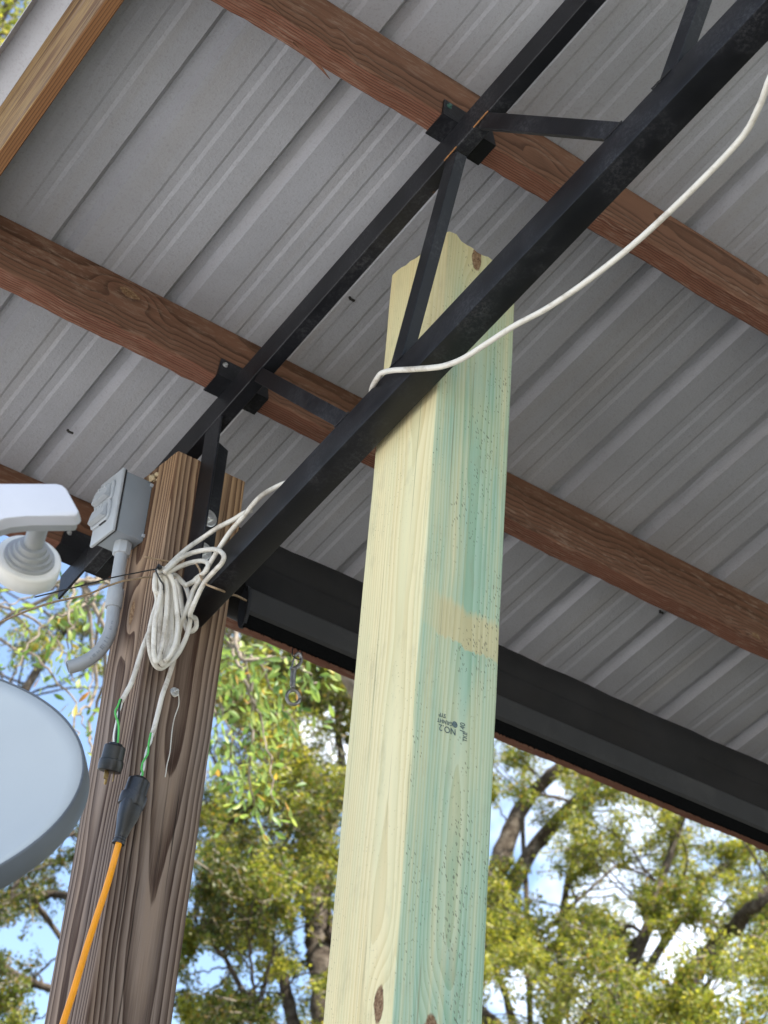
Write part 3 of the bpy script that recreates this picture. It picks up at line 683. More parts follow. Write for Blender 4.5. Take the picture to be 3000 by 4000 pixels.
S3 = [(1.1795,2.3250,3.1104),(1.1870,2.3250,3.1212),(1.2032,2.3250,3.1458),(1.2265,2.3250,3.1675),(1.2360,2.2891,3.1614),(1.2360,2.2588,3.1458),(1.2360,2.2390,3.1271),(1.2360,2.2423,3.1149),(1.2360,2.2647,3.1080),(1.2360,2.2873,3.1011),(1.2360,2.2996,3.0912),(1.2360,2.3088,3.0784),(1.2360,2.3176,3.0640),(1.2400,2.3300,3.0560),(1.2640,2.3550,3.0700),(1.2690,2.3580,3.0580),(1.2660,2.3640,3.0510),(1.2610,2.3700,3.0530),(1.2579,2.3750,3.0646),(1.2504,2.3750,3.0829),(1.2441,2.3750,3.1034),(1.2377,2.3750,3.1240),(1.2290,2.3750,3.1390)]
S4 = [(1.1837,2.3300,3.1128),(1.1933,2.3300,3.1203),(1.2081,2.3300,3.1347),(1.2275,2.3300,3.1507),(1.2400,2.3155,3.1527),(1.2400,2.2947,3.1373),(1.2400,2.2993,3.1255),(1.2400,2.3237,3.1246),(1.2357,2.3300,3.1171),(1.2221,2.3300,3.1045)]
C2 = [(1.1801,2.3420,3.1089),(1.1847,2.3420,3.1139),(1.1935,2.3420,3.1069),(1.1991,2.3420,3.0864),(1.2030,2.3420,3.0577),(1.2046,2.3420,3.0285),(1.2048,2.3420,2.9989),(1.2025,2.3420,2.9761),(1.1997,2.3420,2.9605),(1.1937,2.3420,2.9698),(1.1892,2.3420,2.9928),(1.1861,2.3420,3.0211),(1.1862,2.3420,3.0434),(1.1880,2.3420,3.0697),(1.1865,2.3420,3.0933),(1.1820,2.3420,3.1066)]
C3 = [(1.1864,2.3520,3.1174),(1.1939,2.3520,3.1236),(1.2037,2.3520,3.1154),(1.2115,2.3520,3.0957),(1.2175,2.3520,3.0677),(1.2220,2.3520,3.0394),(1.2256,2.3520,3.0170),(1.2226,2.3520,2.9922),(1.2198,2.3520,2.9720),(1.2162,2.3520,2.9662),(1.2106,2.3520,2.9728),(1.2051,2.3520,2.9956),(1.2015,2.3520,3.0238),(1.1984,2.3520,3.0525),(1.1964,2.3520,3.0743),(1.1937,2.3520,3.0960),(1.1899,2.3520,3.1097)]
C4 = [(1.1747,2.3330,3.1088),(1.1743,2.3330,3.1155),(1.1813,2.3330,3.1200),(1.1929,2.3330,3.1150),(1.2045,2.3330,3.1000),(1.2108,2.3330,3.0798),(1.2181,2.3330,3.0526),(1.2222,2.3330,3.0318),(1.2235,2.3330,3.0086),(1.2206,2.3330,2.9884),(1.2170,2.3400,2.9720),(1.2200,2.3600,2.9780),(1.2251,2.3650,2.9982),(1.2241,2.3650,3.0231),(1.2225,2.3650,3.0525),(1.2180,2.3650,3.0809),(1.2105,2.3650,3.1085),(1.2002,2.3650,3.1242)]
C7 = [(1.1755,2.3460,3.1148),(1.1759,2.3460,3.0997),(1.1793,2.3460,3.0844),(1.1861,2.3460,3.0826),(1.1909,2.3460,3.0953)]
tail1 = [(1.2075,2.3780,3.0897),(1.2052,2.3780,3.0659),(1.2000,2.3780,3.0412),(1.1937,2.3780,3.0148),(1.1888,2.3780,2.9892),(1.1797,2.3750,2.9330),(1.1732,2.3750,2.9105),(1.1665,2.3750,2.8895)]
swag = [(1.262,.74,3.534),(1.262,.80,3.505),(1.268,.93,3.425),(1.2750,1.0745,3.3539),(1.2994,1.1371,3.3301),(1.3159,1.1851,3.3199),(1.3165,1.2688,3.2946),(1.3123,1.3507,3.2704),(1.3060,1.4060,3.2545),(1.2980,1.4700,3.2410),(1.2900,1.5280,3.2335),(1.2800,1.5840,3.2310),(1.2720,1.6350,3.2245),(1.2640,1.6765,3.2180),(1.2560,1.7080,3.2190),(1.2490,1.7320,3.2250),(1.2440,1.7800,3.2465),(1.2430,1.8171,3.2653),(1.2430,1.8470,3.2769),(1.2430,1.8612,3.2709),(1.2620,1.8987,3.2838),(1.2800,1.9288,3.2846),(1.290,2.00,3.262),(1.284,2.08,3.236)]
cable = thing('white_cable', (1.21, 2.34, 3.05), 'dirty white power cable swagged along the truss and coiled on the weathered post', 'cable')
WR = .0041
for pts, nm in ((swag, 'swag'), (S1, 'lead'), (S2, 'coil_loop'), (S3, 'coil_loop'), (S4, 'coil_loop'), (C2, 'coil_loop'), (C3, 'coil_loop'), (C4, 'coil_loop'), (C7, 'coil_loop'), (tail1, 'lead')):
    pth = spline(pts, 9 if nm != 'swag' else 7)
    bm_obj(nm, tube_bm(rel(cable, pth), WR * (1.0 if nm != 'swag' else 1.05), 12), M_white, cable, smooth=True)
g1 = [(1.1605,2.3680,2.8895),(1.1587,2.3680,2.8771),(1.1557,2.3680,2.8676),(1.1583,2.3680,2.8587),(1.1645,2.3680,2.8484),(1.1676,2.3680,2.8328),(1.1690,2.3680,2.8120)]
w1 = [(1.1679,2.3750,2.8925),(1.1674,2.3750,2.8800),(1.1642,2.3750,2.8690),(1.1640,2.3750,2.8535),(1.1634,2.3750,2.8365),(1.1642,2.3750,2.8258),(1.1672,2.3750,2.8125)]
k1 = [(1.1642,2.3720,2.8925),(1.1634,2.3720,2.8760),(1.1649,2.3720,2.8653),(1.1658,2.3720,2.8503),(1.1662,2.3720,2.8310),(1.1685,2.3720,2.8120)]
g2 = [(1.2215,2.3660,2.8520),(1.2185,2.3620,2.8321),(1.2193,2.3620,2.8226),(1.2199,2.3620,2.8146),(1.2169,2.3620,2.8066),(1.2133,2.3620,2.7971),(1.2130,2.3620,2.7861),(1.2161,2.3620,2.7803),(1.2156,2.3640,2.7690)]
w2 = [(1.2261,2.3690,2.8540),(1.2248,2.3670,2.8388),(1.2203,2.3670,2.8261),(1.2186,2.3670,2.8144),(1.2193,2.3670,2.8009),(1.2192,2.3670,2.7885),(1.2169,2.3670,2.7808),(1.2170,2.3670,2.7690)]
k2 = [(1.2265,2.3730,2.8540),(1.2270,2.3740,2.8398),(1.2261,2.3740,2.8259),(1.2236,2.3740,2.8098),(1.2206,2.3740,2.7988),(1.2200,2.3730,2.7877),(1.2185,2.3700,2.7690)]
for pts, m in ((g1, M_green), (w1, M_white2), (k1, M_blackw), (g2, M_green), (w2, M_white2), (k2, M_blackw)):
    bm_obj('inner_wire', tube_bm(rel(cable, spline(pts, 8)), .0017, 8), m, cable, smooth=True)
def plug(base, axis, ln, r0, r1, prongs):
    ax = Vector(axis).normalized(); b = Vector(base) - cable.location
    pf = [(0, r0 * .55), (.001, r0 * .62), (.0035, r0 * .66), (.004, r0 * .9), (.006, r0), (ln * .60, r0 * 1.03), (ln * .62, r1), (ln * .80, r1 * 1.03), (ln, r1 * .98), (ln + .0008, r1 * .9)]
    pl_ = autosmooth(bm_obj('plug_body', lathe_bm(pf, b, ax, 28, up=Vector((1, 0, 0))), M_plug, cable), 30)
    if prongs:
        for dx, dy in ((-.0065, -.004), (.0065, -.004)):
            c0 = b + ax * ln + Vector((dx, dy, 0))
            bm = box_bm(c0 + Vector((-.0035 if dx < 0 else -.0008, -.0008, -.0165)), c0 + Vector((.0030 if dx < 0 else .0008, .0008, .001)), .0004, 1); bm_obj('prong', bm, M_brass, pl_)
        bm = lathe_bm([(0, .0024), (.017, .0024), (.019, .001)], b + ax * ln + Vector((.001, .0065, 0)), ax, 10); bm_obj('prong', bm, M_brass, pl_)
    return pl_
plug((1.1680, 2.372, 2.8175), (.0022, .012, -.045), .0440, .0168, .0188, True)
plug((1.2165, 2.368, 2.7750), (-.006, .006, -.0485), .0485, .0172, .0205, False)

cord = thing('orange_extension_cord', (1.20, 2.368, 2.68), 'orange extension cord with black socket end plugged on below the coil, leaving lower left', 'extension cord')
axis = (Vector((1.2015, 2.374, 2.6655)) - Vector((1.2095, 2.3665, 2.7290))); ax = axis.normalized(); Lz = axis.length
ref = Vector((1, 0, 0)); e1 = (ref - ax * ref.dot(ax)).normalized(); e2 = ax.cross(e1); b0 = Vector((1.2095, 2.3675, 2.7310)) - cord.location
bm = bmesh.new(); rings = []
for s_, a, b in ((0, .0165, .0125), (.006, .0172, .0130), (.026, .0150, .0120), (.045, .0108, .0100), (.058, .0088, .0088), (.0585, .0081, .0081), (.0600, .0081, .0081), (.0605, .0090, .0090), (.0625, .0090, .0090), (.063, .0082, .0082), (.0645, .0082, .0082), (.065, .0093, .0093), (.069, .0093, .0093)):
    ring = []
    for j in range(24):
        t = 2 * math.pi * j / 24; cx, sy = math.cos(t), math.sin(t); pw = .55 if s_ < .03 else .8
        ring.append(bm.verts.new(b0 + ax * s_ + e1 * a * math.copysign(abs(cx) ** pw, cx) + e2 * b * math.copysign(abs(sy) ** pw, sy)))
    rings.append(ring)
for a, b in zip(rings, rings[1:]):
    for j in range(24): bm.faces.new((a[j], a[(j + 1) % 24], b[(j + 1) % 24], b[j]))
bm.faces.new(rings[0][::-1]); bm.faces.new(rings[-1])
con = autosmooth(bm_obj('connector', bm, M_plug, cord), 30)
q = b0 + ax * .010 - e2 * .0118
bm = box_bm(q - Vector((.004, .003, .005)), q + Vector((.004, .003, .004)), .0012, 1); bm_obj('latch', bm, M_plug, con)
orange = [(1.2015,2.3735,2.6680),(1.1975,2.3700,2.6500),(1.1940,2.3700,2.6180),(1.1876,2.3650,2.5859),(1.1770,2.3600,2.5359),(1.1634,2.3500,2.4778),(1.1508,2.3400,2.4180),(1.1378,2.3300,2.3637),(1.1254,2.3200,2.3090),(1.10,2.30,2.18),(1.07,2.27,1.9),(1.05,2.25,1.4),(1.03,2.24,.7),(1.02,2.23,.12),(1.0,2.1,.02),(.9,1.8,.012),(.6,1.6,.012)]
bm_obj('cord_run', tube_bm(rel(cord, spline(orange, 8)), .0050, 14), M_orange, cord, smooth=True)

# ties, twine, wires
def string(name, pts, r, mat, label, cat, n=6, per=8):
    o = bm_obj(name, tube_bm(rel(None, spline(pts, per)), r, n), mat, None, smooth=True); return tag(o, label, cat)
string('twine', [(1.1900,2.3650,3.1190),(1.1785,2.3600,3.1152),(1.1606,2.3500,3.1034),(1.1395,2.3400,3.0872),(1.1126,2.3300,3.0676),(1.0815,2.3200,3.0403),(1.0385,2.3000,2.9982),(0.9713,2.2800,2.9468),(0.8940,2.2500,2.8720),(.80,2.19,2.76),(.722,2.16,2.62)], .0016, M_twine, 'brown twine stretched left from the cable coil across the conduit', 'twine')
string('black_wire', [(1.1800,2.3420,3.1200),(1.1721,2.3450,3.1207),(1.1292,2.3300,3.0888),(1.0881,2.3200,3.0591),(1.0399,2.3100,3.0216),(0.9594,2.3000,2.9624)], .0011, M_blackw, 'thin black wire running left from the tie on the coil, above the twine', 'wire')
o = string('wire_tie', [(1.1880,2.3430,3.1220),(1.1700,2.3260,3.1160),(1.1640,2.3250,3.1091),(1.1671,2.3250,3.1021),(1.1746,2.3250,3.0932),(1.1840,2.3290,3.0885),(1.1960,2.3500,3.0860)], .0014, M_blackw, 'black wire tie wrapped round the top of the white cable coil', 'tie')
bm = bmesh.new(); bmesh.ops.create_icosphere(bm, subdivisions=2, radius=.0045, matrix=Matrix.Translation((1.1695, 2.3265, 3.1165)))
for v in bm.verts: v.co += Vector((random.uniform(-1, 1), random.uniform(-1, 1), random.uniform(-1, 1))) * .0012
bm_obj('knot', bm, M_blackw, o)
string('dark_strap', [(1.179,2.4025,3.1735),(1.1992,2.4020,3.1773),(1.2236,2.4020,3.1830),(1.2455,2.4010,3.1860)], .0018, M_twine, 'dark cord lying across the weathered post just above the coil', 'cord')
string('bungee_cord', [(1.2354,2.3260,3.1496),(1.2380,2.3153,3.1340),(1.2380,2.3093,3.1191),(1.2380,2.2925,3.0996),(1.2430,2.2620,3.0790),(1.2752,2.2950,3.1013),(1.3245,2.3600,3.1426),(1.3600,2.4000,3.1719),(1.392,2.412,3.178)], .0019, M_twine, 'dark brown cord tied from the truss end to the roller shade cap', 'cord')
bolt = thing('lag_bolt', (1.2715, 2.4034, 2.9560), 'small shiny bolt with washer on the front of the weathered post beside the hanging cable', 'bolt')
bm_obj('washer', lathe_bm([(-.002, .0079), (.0016, .0079), (.0018, .0072)], (0, 0, 0), (0, -1, 0), 20), M_zinc, bolt)
bm_obj('bolt_head', lathe_bm([(.0016, .0046), (.0062, .0046), (.0068, .0040)], (0, 0, 0), (0, -1, 0), 6), M_zinc, bolt)
bm_obj('bolt_tip', lathe_bm([(.0060, .0029), (.0100, .0029), (.0105, .0022)], (0, 0, 0), (0, -1, 0), 12), M_zinc, bolt)
string('thread', [(1.2680,2.4010,2.9480),(1.2714,2.3985,2.9460),(1.2760,2.3990,2.9530),(1.2785,2.3990,2.9480),(1.2803,2.3990,2.9331),(1.2763,2.3990,2.9098),(1.2754,2.3990,2.8864),(1.2766,2.3990,2.8640),(1.2772,2.3990,2.8458),(1.2755,2.3990,2.8283),(1.2755,2.3990,2.8143),(1.2753,2.3990,2.8059)], .0009, M_white, 'thin pale thread hanging from the bolt on the weathered post', 'thread')

# ------------------------------------------------------------------ roller shade between the posts
shade = thing('roller_shade', (2.0, 2.45, 3.25), 'long black rolled-up fabric shade with charcoal bottom bar under the eave', 'roller shade')
Ls = shade.location; SX0, SX1 = 1.392, 6.4
# fabric roll, slightly uneven
bm = bmesh.new(); rings = []; rs = np.random.default_rng(12)
nx, na = 90, 36; ph = rs.uniform(0, 6, 8)
for i in range(nx + 1):
    xx = 1.372 + (SX1 - 1.372) * i / nx; ring = []
    for j in range(na):
        a = 2 * math.pi * j / na
        r = .0765 + .0016 * math.sin(xx * 5 + ph[0] + 2 * a) + .0009 * math.sin(xx * 23 + ph[1] + a) + .0008 * math.sin(xx * 41 + 3 * a)
        ring.append(bm.verts.new(Vector((xx, 2.492 + r * math.cos(a), 3.2745 + r * math.sin(a))) - Ls))
    rings.append(ring)
for a, b in zip(rings, rings[1:]):
    for j in range(na): bm.faces.new((a[j], a[(j + 1) % na], b[(j + 1) % na], b[j]))
bm.faces.new(rings[0][::-1]); bm.faces.new(rings[-1]); bm_obj('fabric_roll', bm, M_shade, shade, smooth=True)
# loose fabric hanging from the roll's front down to the bar, with a fold near the left end
bm = bmesh.new(); rows = []
for i in range(61):
    xx = 1.386 + (SX1 - 1.386) * i / 60; col_ = []
    for j in range(7):
        t = j / 6; fold = .004 * math.exp(-((xx - 1.50 - .07 * t) / .02) ** 2) * math.sin(t * 3.1)
        col_.append(bm.verts.new(Vector((xx, 2.4150 + .0065 * math.sin(t * 3.14) - fold, 3.262 - .062 * t)) - Ls))
    rows.append(col_)
for a, b in zip(rows, rows[1:]):
    for j in range(6): bm.faces.new((a[j], b[j], b[j + 1], a[j + 1]))
o = bm_obj('hanging_fabric', bm, M_shade, shade, smooth=True); md = o.modifiers.new('s', 'SOLIDIFY'); md.thickness = .0012
# bottom bar profile (y, z)
bar = [(2.420, 3.2065), (2.412, 3.2060), (2.4085, 3.2020), (2.4070, 3.1600), (2.4110, 3.1545), (2.4330, 3.1545), (2.4360, 3.1600), (2.4350, 3.2000), (2.4300, 3.2060)]
poly = [Vector((SX0, y, z)) - Ls for y, z in bar]
o = autosmooth(bm_obj('bottom_bar', prism_bm(poly, (1, 0, 0), 0, SX1 - SX0), M_bar, shade), 30)
# end cap with a ribbed edge
capp = []
for i in range(24):
    a = 2 * math.pi * i / 24; capp.append(Vector((SX0 - .0045, 2.4210 + .0165 * math.cos(a) , 3.1705 + .042 * math.sin(a))) - Ls)
cap = autosmooth(bm_obj('end_cap', prism_bm(capp, (1, 0, 0), 0, .006, .001, 1), M_gask, shade), 40)
bm = bmesh.new()
for i in range(22):
    z = 3.1355 + i * .0033; e = (1 - ((z - 3.1705) / .042) ** 2); y = 2.4210 - .0165 * math.sqrt(max(0, e))
    box_bm(Vector((SX0 - .0062, y - .0006, z)) - Ls, Vector((SX0 + .001, y + .004, z + .0018)) - Ls, bm=bm)
bm_obj('cap_ribs', bm, M_plug, cap)
# brush strip: many fine tufts hanging below the bar
bm = bmesh.new(); prism_bm([Vector((SX0 - .002, y, z)) - Ls for y, z in ((2.4115, 3.1543), (2.4165, 3.1543), (2.4160, 3.130), (2.4120, 3.130))], (1, 0, 0), 0, SX1 - SX0, bm=bm)
xx = SX0 - .003
while xx < 4.0:
    l_ = random.uniform(.001, .0055) * (1 if xx < 2.6 else .7); y = random.uniform(2.4118, 2.4155); wv = random.uniform(.001, .0022)
    v = [bm.verts.new(Vector(c_) - Ls) for c_ in ((xx, y, 3.1305), (xx + wv * 2, y, 3.1305), (xx + wv + random.uniform(-.0015, .0015), y - .001, 3.130 - l_))]; bm.faces.new(v)
    xx += .0017
br = bm_obj('brush_strip', bm, M_brush, shade)
bm = box_bm(Vector((1.3502, 2.452, 3.205)) - Ls, Vector((1.3725, 2.532, 3.330)) - Ls, .002, 1); bm_obj('bracket', bm, M_blk, shade)
for xb in (3.2, 5.2):
    bm = box_bm(Vector((xb, 2.475, 3.34)) - Ls, Vector((xb + .03, 2.51, 3.36)) - Ls, .001, 1)
    bm_obj('bracket', bm, M_blk, shade)

# snap hook hanging under the bar
hk = thing('snap_hook', (1.52, 2.421, 3.10), 'small steel snap hook hanging by a loop under the black roller shade', 'snap hook')
Lh = hk.location
def HP(l, off=-.019): # points were read on plane y = 2.44; move them towards the eye onto the bar's plane
    o = []
    for q in l:
        d = Vector(q) - EYE; o.append(EYE + d * (2.421 / 2.44))
    return o
hook = HP([(1.5137, 2.44, 3.1297), (1.5200, 2.44, 3.1385), (1.5270, 2.44, 3.1345), (1.5280, 2.44, 3.1240), (1.5225, 2.44, 3.1130), (1.5165, 2.44, 3.1075)])
bm_obj('hook_jaw', tube_bm(rel(hk, spline(hook, 6)), [.0022 + .0014 * i / 30 for i in range(31)], 10), M_steel, hk, smooth=True)
gate = HP([(1.5137, 2.4400, 3.1300), (1.5120, 2.4400, 3.1180), (1.5110, 2.4400, 3.1000), (1.5125, 2.44, 3.072)])
bm_obj('spring_gate', tube_bm(rel(hk, spline(gate, 5)), .0017, 8), M_steel, hk, smooth=True)
body = HP([(1.5165, 2.4400, 3.1085), (1.5160, 2.4400, 3.0950), (1.5168, 2.4400, 3.0800), (1.5172, 2.44, 3.0690)])
bm_obj('shank', tube_bm(rel(hk, spline(body, 5)), .0042, 10), M_steel, hk, smooth=True)
tb = HP([(1.5128, 2.44, 3.1035)])[0]
bm_obj('thumb_stud', lathe_bm([(0, .003), (.008, .003), (.009, .0022)], tb - Lh + Vector((-.0055, -.001, 0)), (1, 0, 0), 10), M_steel, hk)
ctr = HP([(1.5205, 2.44, 3.0520)])[0]; path = []
for i in range(33):
    a = 2 * math.pi * i / 32; path.append(ctr + Vector((.0108 * math.cos(a), -.004 * math.cos(a), .0135 * math.sin(a))))
bm_obj('swivel_eye', tube_bm(rel(hk, path), .0030, 8), M_steel, hk, smooth=True)
lp = [Vector((1.497, 2.4215, 3.133)), Vector((1.4965, 2.4195, 3.118)), Vector((1.5055, 2.4195, 3.1135)), Vector((1.5150, 2.4195, 3.118)), Vector((1.516, 2.4215, 3.133))]
bm_obj('cord_loop', tube_bm(rel(hk, spline(lp, 6)), .0012, 6), M_blackw, hk, smooth=True)

# ------------------------------------------------------------------ satellite dish at the left
dish = thing('satellite_dish', (.72, 2.27, 0), 'pale grey satellite dish with white receiver arm, in front of the weathered post', 'satellite dish')
Ld = dish.location
dc = Vector((.60639806, 2.09283376, 2.4802433)); dN = Vector((-.64476831, -.5535336, .52713791)).normalized()
dh = Vector((.49331124, -.828121, -.26619474)); dv = Vector((.5838817, .08840912, .80701052))
A_, B_ = .397, .277
bm = bmesh.new(); rings = []; na = 160
prof = [(0.0, -.062)] + [(i / 18, -.062 * (1 - (i / 18) ** 2)) for i in range(1, 19)]
def dp(t, a, z, grow=0.0): return dc + dh * ((A_ * t + grow) * math.cos(a)) + dv * ((B_ * t + grow) * math.sin(a)) + dN * z - Ld
c0 = bm.verts.new(dp(0, 0, -.062))
for t, z in prof[1:]: rings.append([bm.verts.new(dp(t, 2 * math.pi * j / na, z)) for j in range(na)])
for j in range(na): bm.faces.new((c0, rings[0][j], rings[0][(j + 1) % na]))
for a, b in zip(rings, rings[1:]):
    for j in range(na): bm.faces.new((a[j], b[j], b[(j + 1) % na], a[(j + 1) % na]))
ref_ = bm_obj('reflector', bm, M_dish, dish, smooth=True); md = ref_.modifiers.new('s', 'SOLIDIFY'); md.thickness = .0012; md.offset = 0
bm = bmesh.new(); rings = []
for gr, z in ((.0000, -.001), (.0004, .0012), (.0015, .0020), (.0028, .0012), (.0034, -.0010), (.0036, -.0130), (.0033, -.0250), (.0022, -.0270), (.0012, -.0255), (.0014, -.012), (.0006, -.006)):
    rings.append([bm.verts.new(dp(1, 2 * math.pi * j / na, z, gr)) for j in range(na)])
for a, b in zip(rings, rings[1:] + rings[:1]):
    for j in range(na): bm.faces.new((a[j], b[j], b[(j + 1) % na], a[(j + 1) % na]))
bm_obj('rim', bm, M_rim, dish, smooth=True)
back = dc - dN * .075
bm_obj('mast', tube_bm(rel(dish, [(.72, 2.27, 0), (.72, 2.27, 2.3), (.716, 2.262, 2.40), tuple(back)]), .022, 16), M_galv, dish, smooth=True)
bm_obj('mount_plate', box_bm(back - Ld - Vector((.05, .05, .06)), back - Ld + Vector((.05, .05, .045)), .006, 2), M_galv, dish)
# receiver housing and feed horn: built on axes of its own, facing out of the dish
fx = RX; fu = Vector((0, 0, 1)) * .93 + (-FW) * .10; fu = (fu - fx * fu.dot(fx)).normalized(); fz = fx.cross(fu)     # fz points back towards the viewer
def on(p, dist=2.0): return EYE + p * dist
ln0 = Vector((.5995, 1.5900, 2.6548))
def LP(x, u, z): return ln0 + fx * x + fu * u + fz * z - Ld
def arm_profile(inset, z):
    pts = [(-.22, .0), (.0600, 0.0), (.0660, -.0018), (.0705, -.0060), (.0845, -.0310), (.0852, -.0345), (.0835, -.0375), (.0790, -.0385), (.034, -.0388), (.012, -.0412), (-.004, -.0470), (-.03, -.058), (-.22, -.080)]
    cx, cu = -.05, -.03
    return [LP(cx + (x - cx) * (1 - inset), cu + (u - cu) * (1 - inset), z) for x, u in pts]
bm = bmesh.new(); layers = [arm_profile(.03, .0), arm_profile(.006, -.0012), arm_profile(0, -.004), arm_profile(0, -.020), arm_profile(.01, -.0218)]
L_ = [[bm.verts.new(p) for p in l] for l in layers]; n = len(L_[0])
for a, b in zip(L_, L_[1:]):
    for j in range(n): bm.faces.new((a[j], a[(j + 1) % n], b[(j + 1) % n], b[j]))
bm.faces.new(L_[0][::-1]); bm.faces.new(L_[-1])
hs = autosmooth(bm_obj('receiver_housing', bm, M_lnb, dish), 50)
bm = bmesh.new(); layers = [arm_profile(.03, -.0222), arm_profile(.05, -.036)]
L_ = [[bm.verts.new(p) for p in l] for l in layers]
for j in range(n): bm.faces.new((L_[0][j], L_[0][(j + 1) % n], L_[1][(j + 1) % n], L_[1][j]))
bm.faces.new(L_[0][::-1]); bm.faces.new(L_[1]); autosmooth(bm_obj('receiver_back', bm, M_lnbg, dish), 50)
capc = EYE + (Vector((.68157621, 1.67162224, 2.63321487)) - EYE) * 1.0
ha = (-FW * .60 + RX * .34 + UP * .74).normalized()           # from lens towards the arm
pf = [(-.0205, .0352), (-.0200, .0366), (-.002, .0366), (.001, .0358), (.0012, .0325)]
bm_obj('lens_cap', lathe_bm(pf, capc - Ld, ha, 56), M_lens, dish, smooth=True)
pf = [(-.003, .0325), (-.0005, .0322), (.0000, .0285), (.0050, .0278), (.0052, .0245), (.0100, .0238), (.0102, .0205), (.0155, .0195), (.016, .0165), (.0215, .0150), (.0225, .0110), (.040, .0108), (.070, .0105)]
autosmooth(bm_obj('feed_horn', lathe_bm(pf, capc - Ld, ha, 48), M_lnbg, dish), 30)
arm_end = Vector(LP(-.19, -.045, -.03)); low = dc - dv * (B_ + .02) - dh * .05 - Ld
bm_obj('feed_arm', tube_bm(spline([arm_end, arm_end + Vector((-.16, .03, -.06)), low + Vector((-.22, -.15, .04)), low + dN * .03, back - Ld - Vector((0, 0, .03))], 8), .013, 12), M_lnb, dish, smooth=True)

# specks on the roof underside
for i, (sx, sy, sz, lb) in enumerate(((1.3972, 2.1939, 3.7154, 'dark bug speck on the roof sheet left of the treated post top'), (1.1384, 2.7222, 3.5722, 'dark speck on the roof rib above the outlet box'), (2.4696, 2.5084, 3.6301, 'dark speck beside a lap in the roof sheets at the right'))):
    bm = bmesh.new()
    for q in range(4): bmesh.ops.create_icosphere(bm, subdivisions=1, radius=.003, matrix=Matrix.Translation((q * .0035 - .005, random.uniform(-.002, .002), 0)))
    y_ = sy; z_ = onroof(sx, y_, HR).z - .001
    o = bm_obj('bug', bm, M_speck, None, (sx, y_, z_), True); tag(o, lb, 'bug')
